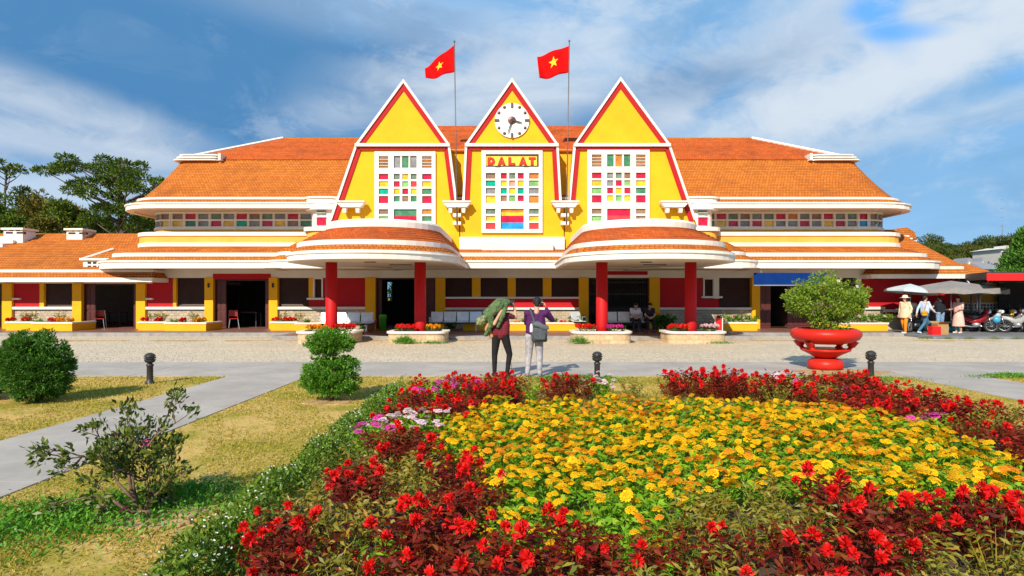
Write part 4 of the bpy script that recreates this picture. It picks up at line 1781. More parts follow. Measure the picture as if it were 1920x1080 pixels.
# ------------------------------------------------------------------ parking corner: shelter, parasols, cart things
M['greymetal'] = plain('grey_steel', (0.30, 0.31, 0.32), 0.45, 0.5, bump=0)
M['roofblack'] = plain('dark_roof_sheet', (0.05, 0.035, 0.035), 0.6, bump=0)
t = thing('parking_shelter', 'flat roofed parking shelter with bright red fascia over the motorbikes', 'shelter', (19.3, 26.0, 0))
m = MB()
za, zb = PZ(526, 26), PZ(512.5, 26)
m.slab([(0.02, .03), (14, .03), (14, 6.4), (2.75, 6.4), (1.0, 2.4)], za + .05, zb + .06)
part_of(m, 'roof', 'roofblack', t)
m = MB(); m.box(.0, 14.02, 0, .029, za, zb); part_of(m, 'fascia', 'redmetal', t)
for x, y in ((1.45, 2.4), (5.6, 1.8), (10.5, 1.8), (3.6, 5.9), (8, 5.9)):
    m = MB(); m.tube([(x, y, AZ), (x, y, za + .05)], .05, 12)
    for s in (-1, 1):
        m.tube([(x, y, za - .55), (x + s * .55, y, za + .04)], .035, 8)
        m.tube([(x, y, za - .55), (x, y + s * .55, za + .04)], .035, 8)
    part_of(m, 'post', 'greymetal', t, True)
m = MB(); m.box(5.2, 14, 6.2, 6.28, 0, za + .04); part_of(m, 'dark_backdrop', 'dark', t)  # dark sheet stands in for the dim space and foliage behind, shade as colour
# low buildings behind the shelter
t = thing('ticket_annex', 'orange walled annex with white lattice behind the parasols', 'annex', (22.5, 32.6, 0))
x0, x1 = PX(1797, 32.6) - 22.5, PX(1872, 32.6) - 22.5
m = MB(); m.box(x0, x1, 0, 3, 1.35, 2.5); part_of(m, 'wall', plain('annex_orange_plaster', (0.62, 0.27, 0.03), 0.8), t)
m = MB(); m.box(x0 - .05, x1 + .05, -.05, 2.9, .95, 1.34, 0)
for k in range(12):
    xx = x0 + .15 + k * .16
    for z in (1.02, 1.17):
        m.box(xx, xx + .09, -.055, .3, z, z + .09, 1)
part_of(m, 'lattice', ['white', 'dark'], t)
m = MB(); m.box(x0, x1, -.0, 3, .02, .94); part_of(m, 'base_wall', 'stonedado', t)
m = MB()
for i in range(6):
    y0, y1, z0, z1 = -.6 + i * .55, -.6 + (i + 1) * .55, 2.5 + i * .16, 2.5 + (i + 1) * .16
    m.add([(x0 - .3, y0, z0), (x1 + .3, y0, z0), (x1 + .3, y0, z0 + .04), (x0 - .3, y0, z0 + .04), (x1 + .3, y1, z1), (x0 - .3, y1, z1)], [(0, 1, 2, 3), (3, 2, 4, 5)])
part_of(m, 'roof', 'tile', t)


def parasol(px, d, R0, ztop, zrim, col, label, n=8, sag=.12, tilt=0.0, drape=0.0, name='parasol', seed=1, ground=.1, sx=1.0):
    x = PX(px, d)
    t = thing(name, label, 'parasol', (x, d, ground))
    ztop -= ground; zrim -= ground
    m = MB(); m.tube([(0, 0, .05), (0, 0, ztop)], .025, 8); part_of(m, 'pole', 'metal', t, True)
    rg = np.random.default_rng(seed)
    m = MB()
    K = n * 6
    rings = []
    for r in np.linspace(.02, 1, 9):
        ring = []
        for k in range(K):
            a = 2 * PI * k / K
            ph = (k % 6) / 6
            rib = 1 - 4 * ph * (1 - ph) * .07 * r
            z = zrim + (ztop - zrim) * (1 - r) ** (1 - sag) - 4 * ph * (1 - ph) * drape * r
            xx = R0 * r * rib * math.cos(a) * sx
            z += xx * tilt
            ring.append((xx, R0 * r * rib * math.sin(a), z))
        rings.append(ring)
    low = [(p[0] * 1.005, p[1] * 1.005, p[2] - (.09 if drape == 0 else .16 + .06 * math.sin(k * 1.1))) for k, p in enumerate(rings[-1])]
    rings.append(low)
    m.loft(rings, True, False)
    c = part_of(m, 'canopy', col, t)
    s = c.modifiers.new('thickness', 'SOLIDIFY'); s.thickness = .012
    for k in range(n):
        a = 2 * PI * k / n
        m = MB(); m.tube([(0, 0, ztop - .06), (R0 * .97 * math.cos(a) * sx, R0 * .97 * math.sin(a), zrim - .02 + R0 * .97 * math.cos(a) * sx * tilt)], .01, 5); part_of(m, 'rib', 'metal', t)
    return t


M['paleblue'] = plain('pale_blue_parasol_cloth', (0.46, 0.52, 0.56), 0.8, bump=0)
M['greycloth'] = plain('grey_awning_cloth', (0.24, 0.22, 0.21), 0.85, bump=0)
M['teal'] = plain('teal_plastic', (0.01, 0.22, 0.22), 0.45, bump=0)
M['card'] = plain('brown_cardboard', (0.38, 0.22, 0.09), 0.85)
parasol(1707, 28.2, 1.04, PZ(532, 28.2), PZ(545.5, 28.2), 'paleblue', 'pale blue parasol tilted over the cart by the red wall', tilt=-.1, seed=2)
gp = parasol(1783, 28.0, 1.85, PZ(526.5, 28.0), PZ(541, 28.0), 'greycloth', 'wide grey cloth parasol with sagging edge standing in a teal base', n=6, drape=.1, sag=.2, seed=3)
m = MB(); m.lathe([(.34, 0), (.36, .2), (.3, .24), (.05, .25)], n=20); part_of(m, 'base', 'teal', gp, True)
parasol(1832, 28.9, 1.25, PZ(531, 28.9), PZ(542, 28.9), 'greycloth', 'second grey cloth parasol under the red fascia of the shelter', n=6, drape=.1, sag=.2, seed=4)

t = thing('crate', 'red plastic crate on the asphalt beside the cardboard box', 'crate', (PX(1752, 26.1), 26.1, AZ))
m = MB(); m.box(-.17, .17, -.15, .15, 0, .34)
for k in range(4):
    m.box(-.175, .175, -.155, .155, .03 + k * .085, .055 + k * .085)
part_of(m, 'crate_body', 'redmetal', t)
t = thing('cardboard_box', 'brown cardboard box between the red crate and teal base', 'box', (PX(1764, 26.4), 26.45, AZ))
m = MB(); m.box(-.22, .22, -.2, .2, 0, .45); part_of(m, 'box_body', 'card', t)
for s in (-1, 1):
    m = MB(); m.add([(-.22, s * .2, .45), (.22, s * .2, .45), (.22, s * .36, .53), (-.22, s * .36, .53)], [(0, 1, 2, 3)]); part_of(m, 'flap', 'card', t)
t = thing('street_cart', 'vendor cart with wooden side and bags parked by the red wall', 'cart', (PX(1738, 29.0), 29.0, AZ))
m = MB(); m.box(-1.1, 1.1, -.4, .4, .45, .95); bevel(part_of(m, 'cart_body', 'doorwood', t), .02)
m = MB(); m.box(-1.15, 1.15, -.45, .45, .952, 1.0); part_of(m, 'cart_top', 'white', t)
for s in (-.8, .8):
    m = MB(); m.torus((s, -.42, .33), .29, .035, 'y', 20, 6)
    for k in range(4):
        a = PI * k / 4
        m.tube([(s - .28 * math.cos(a), -.42, .33 - .28 * math.sin(a)), (s + .28 * math.cos(a), -.42, .33 + .28 * math.sin(a))], .008, 5)
    part_of(m, 'wheel', 'black', t)
rg = np.random.default_rng(8)
for k, (xx, lab, c) in enumerate(((-.7, 'pale bag of goods lying on the vendor cart top', 'white'), (-.1, 'brown bag of goods lying on the vendor cart top', 'card'), (.45, 'pink bag of goods lying on the vendor cart top', 'panePx'))):
    m = MB(); m.ball((0, 0, .14), .2, .16, .15, 14)
    m.v = [(x * (1 + .15 * math.sin(9 * y + 5 * z)), y, z) for x, y, z in m.v]
    o = m.build('goods_bag', 'paneP' if c == 'panePx' else c, None, True, (PX(1738, 29.0) + xx, 28.9, 1.1))
    tag(o, lab, 'bag', 'bags on the vendor cart')


# ------------------------------------------------------------------ motorbikes (front towards +x)
M['tyre'] = plain('tyre_rubber', (0.02, 0.02, 0.02), 0.8, bump=0)
M['seatvinyl'] = plain('black_seat_vinyl', (0.025, 0.025, 0.027), 0.5, bump=0)
M['chrome'] = plain('chrome', (0.6, 0.6, 0.62), 0.18, 0.95, bump=0)
M['lampglass'] = plain('headlamp_glass', (0.8, 0.8, 0.82), 0.1, bump=0)
M['tail'] = plain('tail_lamp_red', (0.5, 0.01, 0.01), 0.2, bump=0)


def motorbike(bodymat):
    t = thing('motorbike', '', 'motorbike')
    for s in (-1, 1):
        m = MB(); m.torus((s * .62, 0, .285), .24, .045, 'y', 26, 8)
        wl = part_of(m, 'wheel', 'tyre', t, True)
        m = MB(); m.torus((s * .62, 0, .285), .2, .014, 'y', 24, 5)
        for k in range(9):
            a = 2 * PI * k / 9
            m.tube([(s * .62, 0, .285), (s * .62 + .2 * math.cos(a), 0, .285 + .2 * math.sin(a))], .007, 4)
        m.tube([(s * .62, -.06, .285), (s * .62, .06, .285)], .04, 10)
        part_of(m, 'rim', 'greymetal', wl)
    # body: side shells from steering head to tail, one swept surface
    m = MB()
    secs = [(.50, .78, .05, .10), (.38, .70, .10, .17), (.22, .52, .10, .16), (.02, .47, .09, .11), (-.18, .55, .10, .14), (-.42, .64, .10, .12), (-.68, .72, .08, .08), (-.86, .78, .03, .03)]
    rings = [[(x, hw * math.cos(2 * PI * k / 12), z + hh3 * math.sin(2 * PI * k / 12)) for k in range(12)] for x, z, hw, hh3 in secs]
    m.loft(rings, True, True)
    part_of(m, 'body_shell', bodymat, t, True)
    m = MB()
    rings = [[(x, hw * math.cos(2 * PI * k / 12), z + .045 * math.sin(2 * PI * k / 12)) for k in range(12)] for x, z, hw in ((-.02, .70, .07), (-.15, .745, .12), (-.45, .765, .125), (-.75, .81, .1), (-.82, .82, .05))]
    m.loft(rings, True, True)
    part_of(m, 'seat', 'seatvinyl', t, True)
    m = MB()
    for s in (-1, 1):
        m.tube([(.62, s * .065, .285), (.50, s * .065, .72)], .022, 8)
    m.tube([(.53, -.07, .6), (.53, .07, .6)], .03, 8)
    m.tube([(.5, 0, .68), (.42, 0, .98)], .03, 8)
    part_of(m, 'front_fork', 'chrome', t, True)
    m = MB()
    m.tube([(.36, -.34, .99), (.42, -.2, 1.0), (.43, 0, .97), (.42, .2, 1.0), (.36, .34, .99)], .016, 8)
    part_of(m, 'handlebar', 'black', t, True)
    m = MB(); m.ball((.52, 0, .90), .1, .1, .09, 14); part_of(m, 'headlight', 'lampglass', t, True)
    m = MB(); m.ball((.45, 0, .92), .12, .14, .1, 14); part_of(m, 'cowl', bodymat, t, True)
    for c, a0, a1 in ((.62, 20, 150), (-.62, 30, 160)):
        m = MB()
        inner, outer_ = [], []
        for k in range(9):
            a = R(a0 + (a1 - a0) * k / 8)
            for lst, w2 in ((inner, -.06), (outer_, .06)):
                lst.append((c + .31 * math.cos(a), w2, .285 + .31 * math.sin(a)))
        m.loft([inner, [(p[0], 0, p[2] + .012) for p in inner], outer_], closed=False)
        o = part_of(m, 'mudguard', bodymat if c > 0 else 'black', t, True)
        s = o.modifiers.new('thickness', 'SOLIDIFY'); s.thickness = .008
    m = MB(); m.ball((.08, 0, .33), .17, .1, .12, 12); part_of(m, 'engine', 'greymetal', t, True)
    m = MB(); m.tube([(.15, -.11, .25), (-.1, -.14, .24), (-.35, -.15, .28), (-.75, -.16, .36)], [.02, .025, .045, .05], 10); part_of(m, 'exhaust', 'chrome', t, True)
    m = MB(); m.ball((-.88, 0, .74), .05, .08, .045, 10); part_of(m, 'tail_light', 'tail', t, True)
    for s in (-1, 1):
        m = MB(); m.tube([(.38, s * .22, 1.0), (.37, s * .3, 1.16)], .007, 5); m.ball((.37, s * .31, 1.19), .012, .06, .04, 8); part_of(m, 'mirror', 'black', t)
    m = MB(); m.tube([(.0, .1, .2), (-.08, .22, .0)], .012, 6); part_of(m, 'kickstand', 'black', t)
    return t


for nm, c in (('bikered', (0.33, 0.01, 0.02)), ('bikewhite', (0.62, 0.62, 0.62)), ('bikeblack', (0.03, 0.03, 0.035)), ('bikesilver', (0.38, 0.39, 0.4)), ('bikeyellow', (0.6, 0.38, 0.03)), ('bikeblue', (0.02, 0.12, 0.3)), ('bikegrey', (0.16, 0.16, 0.17))):
    M[nm] = plain(nm.replace('bike', 'motorbike_') + '_paint', c, 0.25, 0.1, bump=0)
BG = 'motorbikes parked on the asphalt'
bikes = [
    (1826, 28.0, -.55, 'bikered', 'dark red motorbike parked beside the woman in the pink dress'),
    (1850, 28.1, -.65, 'bikesilver', 'silver motorbike parked second from the woman in pink'),
    (1874, 28.3, -.75, 'bikeyellow', 'black and yellow motorbike with a blue bag, front wheel out on the asphalt'),
    (1893, 29.3, -.6, 'bikewhite', 'white motorbike behind the black and yellow one under the shelter'),
    (1910, 29.3, -.6, 'bikeblack', 'black motorbike parked deep under the red shelter'),
    (1812, 29.6, -.5, 'bikewhite', 'white motorbike standing behind the dark red one'),
    (1722, 28.0, -2.75, 'bikeblack', 'black motorbike behind the man walking in the light blue shirt'),
    (1893, 28.0, -.7, 'bikegrey', 'dark grey motorbike at the edge of the shelter row'),
    (1868, 30.2, -.5, 'bikeblack', 'black motorbike in the second row behind the silver one'),
    (1886, 30.6, -.5, 'bikered', 'red motorbike in the second row behind the white one'),
    (1903, 27.7, -.8, 'bikesilver', 'silver motorbike nearest the kerb at the end of the row'),
    (1925, 28.2, -.7, 'bikeblue', 'blue motorbike cut off at the end of the shelter row'),
]
proto = {}
for px, d, rz, mt, lab in bikes:
    if not proto:
        b = motorbike(mt)
        proto['x'] = b
        b.location = (PX(px, d), d, AZ)
        b.rotation_euler.z = rz
    else:
        b = copy_tree(proto['x'], (PX(px, d), d, AZ), rz)
        for ch in b.children:
            n0 = ch.name.split('.')[0]
            if n0 in ('body_shell', 'cowl', 'mudguard') and ch.data.materials[0] is not M['black']:
                ch.data = ch.data.copy()
                ch.data.materials[0] = M[mt]
    b['label'] = lab
    b['group'] = BG
m = MB(); m.ball((0, 0, .16), .16, .13, .16, 14)
tag(m.build('plastic_bag', plain('sky_blue_plastic', (0.05, 0.35, 0.6), 0.35, bump=0), None, True, (PX(1862, 27.8), 27.6, .5)), 'sky blue plastic bag hanging on the black and yellow motorbike', 'bag')


# ------------------------------------------------------------------ plants
M['marileaf'] = leafy('marigold_leaf', [(0.09, 0.21, 0.010), (0.16, 0.36, 0.015), (0.26, 0.48, 0.025), (0.35, 0.52, 0.04)], 0.55, 0.35, 0.2)
M['burgleaf'] = leafy('burgundy_leaf', [(0.06, 0.005, 0.007), (0.14, 0.009, 0.009), (0.25, 0.016, 0.012), (0.17, 0.04, 0.010), (0.27, 0.12, 0.018)], 0.5, 0.3, 0.15)
M['oliveleaf'] = leafy('olive_leaf', [(0.09, 0.12, 0.012), (0.20, 0.20, 0.02), (0.32, 0.26, 0.03), (0.36, 0.18, 0.025)], 0.45, 0.25)
M['bushleaf'] = leafy('juniper_leaf', [(0.04, 0.13, 0.010), (0.08, 0.23, 0.014), (0.13, 0.32, 0.018), (0.20, 0.40, 0.03)], 0.55, 0.2)
M['darkbushleaf'] = leafy('dark_juniper_leaf', [(0.025, 0.09, 0.010), (0.055, 0.16, 0.014), (0.09, 0.22, 0.018), (0.14, 0.28, 0.025)], 0.55, 0.2)
M['azleaf'] = leafy('azalea_leaf', [(0.035, 0.065, 0.010), (0.08, 0.12, 0.014), (0.14, 0.18, 0.02), (0.22, 0.20, 0.03)], 0.45, 0.25)
M['bowlleaf'] = leafy('bowl_tree_leaf', [(0.06, 0.13, 0.010), (0.13, 0.24, 0.015), (0.23, 0.34, 0.025), (0.34, 0.40, 0.04)], 0.45, 0.3)
M['pineleaf'] = leafy('pine_needles', [(0.03, 0.065, 0.010), (0.07, 0.125, 0.014), (0.12, 0.18, 0.018), (0.18, 0.20, 0.025)], 0.7, 0.15, 0.15)
M['pinebrown'] = leafy('autumn_pine_needles', [(0.06, 0.075, 0.012), (0.11, 0.115, 0.016), (0.18, 0.15, 0.02), (0.22, 0.13, 0.03)], 0.7, 0.15, 0.15)
M['coverleaf'] = leafy('ground_cover_leaf', [(0.05, 0.11, 0.008), (0.11, 0.20, 0.012), (0.19, 0.28, 0.018)], 0.5, 0.2)
M['brightleaf'] = leafy('bright_weed_leaf', [(0.05, 0.17, 0.01), (0.09, 0.27, 0.015), (0.14, 0.35, 0.02)], 0.5, 0.25)
M['grassblade'] = leafy('grass_blade', [(0.20, 0.21, 0.02), (0.34, 0.29, 0.03), (0.46, 0.35, 0.06), (0.58, 0.42, 0.15)], 0.7, 0.25, 0.15)
M['bloomY'] = leafy('yellow_petal', [(0.86, 0.45, 0.004), (0.90, 0.54, 0.006), (0.9, 0.63, 0.012)], 0.6, 0.25, 0.2)
M['bloomO'] = leafy('orange_petal', [(0.82, 0.28, 0.008), (0.87, 0.36, 0.01), (0.88, 0.45, 0.015)], 0.6, 0.25, 0.2)
M['bloomR'] = leafy('red_petal', [(0.62, 0.008, 0.008), (0.80, 0.012, 0.012), (0.85, 0.03, 0.02)], 0.5, 0.25, 0.3)
M['bloomM'] = leafy('magenta_petal', [(0.50, 0.01, 0.20), (0.68, 0.03, 0.32), (0.7, 0.12, 0.42)], 0.5, 0.25, 0.2)
M['bloomP'] = leafy('pale_pink_petal', [(0.75, 0.38, 0.48), (0.82, 0.55, 0.60), (0.85, 0.72, 0.74)], 0.5, 0.25, 0.2)
M['bloomW'] = leafy('white_petal', [(0.8, 0.8, 0.74), (0.85, 0.85, 0.82)], 0.5, 0.2, 0.2)
M['bark'] = plain('brown_bark', (0.16, 0.10, 0.065), 0.9, var=0.4, vscale=8, bump=0.5)
M['pinebark'] = plain('pine_bark', (0.085, 0.06, 0.048), 0.95, var=0.4, vscale=3, bump=0.3)


def bloom_mesh(name, mat, r, seed, layers=((1.0, 14, .02), (.75, 12, .28), (.5, 9, .55), (.25, 6, .8)), h=.6, wide=.5):
    """a double flower head: rings of notched petals rising to a low dome"""
    rg = np.random.default_rng(seed)
    ps = []
    for rr_, n, up_ in layers:
        a = np.arange(n) * 2 * PI / n + rg.random() * 6 + rg.normal(size=n) * .08
        d = np.stack([np.cos(a), np.sin(a), np.full(n, up_ * .55) + rg.normal(size=n) * .08], 1)
        base = np.zeros((n, 3))
        base[:, 2] = r * h * up_
        base[:, :2] = np.stack([np.cos(a), np.sin(a)], 1) * r * .12
        d = unit(d)
        side = np.stack([-np.sin(a), np.cos(a), np.zeros(n)], 1)
        L = r * rr_ * rg.uniform(.9, 1.1, (n, 1))
        w_ = r * rr_ * wide * .5
        V = np.stack([base, base + d * L * .7 - side * w_, base + d * L - np.array([0, 0, .12 * r]), base + d * L * .7 + side * w_], 1).reshape(-1, 3)
        ps.append((V, np.arange(4 * n).reshape(n, 4)))
    V, F = cat(ps)
    return np_mesh(name, V, F, mat)


def ruffle_mesh(name, mat, r, seed, n=34):
    rg = np.random.default_rng(seed)
    d = unit(rg.normal(size=(n, 3)) + np.array([0, 0, .55]))
    V, F = leaf_arrays(rg, d * r * .1, d, r * rg.uniform(.8, 1.15, n), r * .5, .3)
    return np_mesh(name, V, F, mat)


def foliage_plant(name, mat, seed, n, h, rad, ll, lw, updir=.5, stems=True, droop=.1):
    """leaves on upright stems that fan out from the root"""
    rg = np.random.default_rng(seed)
    ns = max(6, n // 9)
    az = rg.random(ns) * 2 * PI
    rt = np.sqrt(rg.random(ns)) * rad
    tips = np.stack([np.cos(az) * rt, np.sin(az) * rt, h * rg.uniform(.75, 1.0, ns) * (1 - .25 * (rt / rad) ** 2)], 1)
    roots = tips * np.array([.25, .25, 0])
    k = rg.integers(0, ns, n)
    t = rg.random(n) ** .6
    base = roots[k] + (tips[k] - roots[k]) * t[:, None]
    a = rg.random(n) * 2 * PI
    d = np.stack([np.cos(a), np.sin(a), rg.normal(size=n) * .35 + updir], 1)
    V, F = leaf_arrays(rg, base, d, ll * rg.uniform(.65, 1.2, n), lw * rg.uniform(.75, 1.2, n), .25, droop)
    ps = [(V, F)]
    if stems:
        sd = tips - roots
        L = np.linalg.norm(sd, axis=1)
        ps.append(leaf_arrays(rg, roots, sd, L, .007, 0))
    V, F = cat(ps)
    return np_mesh(name, V, F, mat), tips


# --- where things grow: bed measured on the ground (metres)
def in_yellow(x, y):
    if y < 3.72:
        return False
    if ((x - 2.0) / 2.68) ** 2 + ((y - 6.85) / 3.4) ** 2 > 1 and not (-.25 < x < 1.3 and 3.7 < y < 4.6):
        return False
    if x > 2.4 and y < 4.4 + .12 * math.sin(x * 5):
        return False
    if ((x - 1.75) / .75) ** 2 + ((y - 4.05) / .78) ** 2 < 1:
        return False
    return True


def in_view(x, y, pad=.25):
    return abs(x) < .8 * y + pad and y > 2.7


m = MB()
bed = rr(-1.65, 6.0, 2.4, 10.2, 1.0, 6)
m.slab(bed, -.02, .014)
struct(m.build('flower_bed_soil', 'soil'))

rg = np.random.default_rng(11)
mar = [foliage_plant('marigold_foliage', 'marileaf', 20 + i, 120, .27, .2, .078, .023, .55) for i in range(4)]
blY = [bloom_mesh('marigold_bloom', 'bloomY', .034, 30 + i) for i in range(2)]
blO = [bloom_mesh('marigold_bloom', 'bloomO', .034, 40 + i) for i in range(2)]
cand = []
sp_ = .283
for i in range(40):
    for j in range(40):
        x = -1 + i * sp_ + (j % 2) * sp_ / 2 + rg.normal() * .035
        y = 3.3 + j * sp_ * .87 + rg.normal() * .035
        if in_yellow(x, y) and in_view(x, y, .15):
            cand.append((x, y))
cand.sort(key=lambda p: p[1])
print('marigolds', len(cand))


def plants(cands, name, variants, blooms, label_of, group, nb, zoff=0.0, bname='bloom', sc=(.85, 1.15), bs=(.85, 1.2)):
    for (x, y) in cands:
        me, tips = variants[rg.integers(len(variants))]
        s = rg.uniform(*sc)
        o = put(name, me, None, (x, y, .01 + zoff), rg.random() * 6.28)
        o.scale = (s, s, s * rg.uniform(.9, 1.12))
        k = nb(x, y)
        pick = blooms(x, y)
        tag(o, label_of(x, y, pick, k), 'flower', group)
        order = rg.permutation(len(tips))[:k] if k else []
        for q in order:
            b = put(bname, pick[rg.integers(len(pick))], o)
            t = tips[q]
            b.location = (t[0] * 1.02, t[1] * 1.02, t[2] + .025)
            b.rotation_euler = (rg.normal() * .22 - .1, rg.normal() * .22, rg.random() * 6.28)
            f = rg.uniform(*bs)
            b.scale = (f, f, f)


def mari_blooms(x, y):
    patch = math.sin(x * 2.3 + 1) * math.cos(y * 1.9 + .5) + rg.normal() * .55
    return blO if patch > .62 else blY


plants(cand[:315], 'marigold_plant', mar, mari_blooms,
       lambda x, y, p, k: ('orange' if p is blO else 'yellow') + (' marigold plant with few blooms in the round centre bed' if k < 4 else ' marigold plant packed with blooms in the round centre bed'),
       'marigold plants in the round bed', lambda x, y: int(rg.integers(2, 6)) if y < 4.6 else (int(rg.integers(8, 12)) if y < 6.2 else int(rg.integers(10, 14))))

# --- burgundy, olive and pink plants round it
burg = [foliage_plant('burgundy_foliage', 'burgleaf', 50 + i, 300, .38, .27, .066, .019, .4) for i in range(4)]
olive = [foliage_plant('olive_foliage', 'oliveleaf', 60 + i, 260, .36, .26, .066, .018, .45) for i in range(2)]
green = [foliage_plant('green_foliage', 'marileaf', 66 + i, 150, .3, .22, .062, .022, .5) for i in range(2)]
blR = [ruffle_mesh('red_bloom', 'bloomR', .038, 70 + i, 50) for i in range(3)]
blM = [bloom_mesh('magenta_bloom', 'bloomM', .04, 80, ((1, 7, .1), (.6, 6, .5)), .4, .9)]
blP = [bloom_mesh('pale_bloom', 'bloomP', .038, 82, ((1, 7, .1), (.6, 6, .5)), .4, .9)]
reds, olives, mags, pales, weeds = [], [], [], [], []
sp_ = .36
for i in range(40):
    for j in range(40):
        x = -1.75 + i * sp_ + (j % 2) * sp_ / 2 + rg.normal() * .05
        y = 2.72 + j * sp_ * .87 + rg.normal() * .05
        if not (-1.48 < x < 5.95 and y < 10.85) or in_yellow(x, y) or not in_view(x, y, .2):
            continue
        # rounded outer corners
        dx, dy = max(0, abs(x - 2.08) - 2.9), max(0, abs(y - 6.8) - 3.1)
        if dx * dx + dy * dy > 1.0:
            continue
        if y > 10.5 and .9 < x < 2.5:
            continue
        r_ = rg.random()
        if ((x + .95) / .75) ** 2 + ((y - 9.7) / .6) ** 2 < 1:
            (mags if r_ < .7 else reds).append((x, y))
        elif ((x + 1.0) / .45) ** 2 + ((y - 7.2) / .45) ** 2 < 1:
            pales.append((x, y))
        elif ((x + 1.0) / .3) ** 2 + ((y - 4.05) / .35) ** 2 < 1 or ((x - 1.5) / .6) ** 2 + ((y - 4.2) / .45) ** 2 < 1 or ((x - 1.9) / .7) ** 2 + ((y - 3.0) / .35) ** 2 < 1 or ((x - .55) / .35) ** 2 + ((y - 2.95) / .3) ** 2 < 1 or ((x + .85) / .3) ** 2 + ((y - 5.3) / .45) ** 2 < 1:
            olives.append((x, y))
        elif r_ < .012 and y > 5:
            pales.append((x, y))
        elif r_ < .03 and y > 6:
            mags.append((x, y))
        elif r_ < .08:
            weeds.append((x, y))
        elif r_ < .2 + (.12 if y < 3.7 else 0):
            olives.append((x, y))
        else:
            reds.append((x, y))
pales += [(1.3, 10.55), (1.5, 10.6), (1.42, 10.4)]
print('reds', len(reds), 'olive', len(olives), 'mag', len(mags), 'pale', len(pales), 'weed', len(weeds))


def where(x, y):
    if y > 9.4:
        return 'along the bed edge by the walk'
    if x < 0:
        return 'between white border and marigolds'
    if y < 4.8:
        return 'in the strip before the marigolds'
    return 'on the red bowl side of the marigolds'


def nred(x, y):
    n = int(rg.integers(1, 7)) if x < .4 else int(rg.integers(1, 6))
    if y > 7:
        n = int(rg.integers(2, 6))
    if x > .3 and y < 4.6 and x < 2.2:
        n = int(rg.integers(0, 4))
    if x > 2.2 and y < 4.8:
        n = int(rg.integers(3, 8))
    return n


plants(reds, 'burgundy_flower_plant', burg, lambda x, y: blR,
       lambda x, y, p, k: ('burgundy leaved plant with red blooms ' if k else 'burgundy leaved plant without blooms ') + where(x, y), 'burgundy plants round the marigold bed', nred, sc=(.85, 1.25), bs=(.75, 1.25))
plants(olives, 'olive_leaf_plant', olive, lambda x, y: blR, lambda x, y, p, k: 'bushy olive green plant without blooms ' + where(x, y), 'olive plants among the burgundy ones', lambda x, y: 0)
plants(weeds, 'green_leaf_plant', green, lambda x, y: blR, lambda x, y, p, k: 'light green leafy plant without blooms ' + where(x, y), 'green leafy plants among the burgundy ones', lambda x, y: 0)
plants(mags, 'magenta_flower_plant', green, lambda x, y: blM, lambda x, y, p, k: 'plant with magenta pink blooms ' + where(x, y), 'magenta flowers in the bed', lambda x, y: 7, sc=(1.0, 1.3))
plants(pales, 'pale_flower_plant', green, lambda x, y: blP, lambda x, y, p, k: 'plant with pale pink and white blooms ' + where(x, y), 'pale pink flowers in the bed', lambda x, y: 7, sc=(1.0, 1.3))

# --- low weeds between the plants, countless
pts = []
for _ in range(5000):
    x, y = rg.uniform(-1.7, 5.9), rg.uniform(2.7, 10.8)
    if in_view(x, y):
        pts.append((x, y, .01))
b = np.array(pts)
n = len(b)
d = rg.normal(size=(n, 3)) * np.array([.5, .5, .2]) + np.array([0, 0, .8])
V, F = leaf_arrays(rg, b, d, rg.uniform(.05, .2, n), .014, .1, .05)
tag(put('bed_weeds', np_mesh('bed_weeds', V, F, 'oliveleaf')), 'thin weeds and grass growing between the bed plants', 'weeds', kind='stuff')

# --- border of small white flowers
pts = []
while len(pts) < 19000:
    y = rg.uniform(2.8, 11.2) if rg.random() < .4 else 2.8 + 8.4 * rg.random() ** 1.8
    x = -1.86 + rg.normal() * .125 + .09 * math.sin(y * 2.1) - .015 * (y - 3)
    pts.append((x, y))
p2 = np.array(pts)
hgt = .3 * np.exp(-((p2[:, 0] + 1.86) / .3) ** 2) * (.75 + .25 * np.sin(p2[:, 1] * 5 + p2[:, 0] * 9))
n = len(p2)
z = hgt * rg.uniform(.2, 1.0, n) + .01
base = np.column_stack([p2, z])
d = rg.normal(size=(n, 3)) * np.array([.7, .7, .4]) + np.array([0, 0, .55])
V, F = leaf_arrays(rg, base, d, rg.uniform(.025, .06, n), .018, .2)
k = rg.random(n) < .013
bw = base[k].copy()
bw[:, 2] = hgt[k] * rg.uniform(.9, 1.1, k.sum()) + .035
rep = np.repeat(bw, 4, 0)
dd_ = rg.normal(size=rep.shape) * np.array([1, 1, .2]) + np.array([0, 0, .25])
V2, F2 = leaf_arrays(rg, rep, dd_, .0105, .011, .1)
mi = np.concatenate([np.zeros(len(F), int), np.ones(len(F2), int)])
Vc, Fc = cat([(V, F), (V2, F2)])
tag(put('flowering_ground_cover', np_mesh('ground_cover', Vc, Fc, ['coverleaf', 'bloomW'], mi)), 'low green border with tiny white flowers edging the red bed', 'ground cover', kind='stuff')

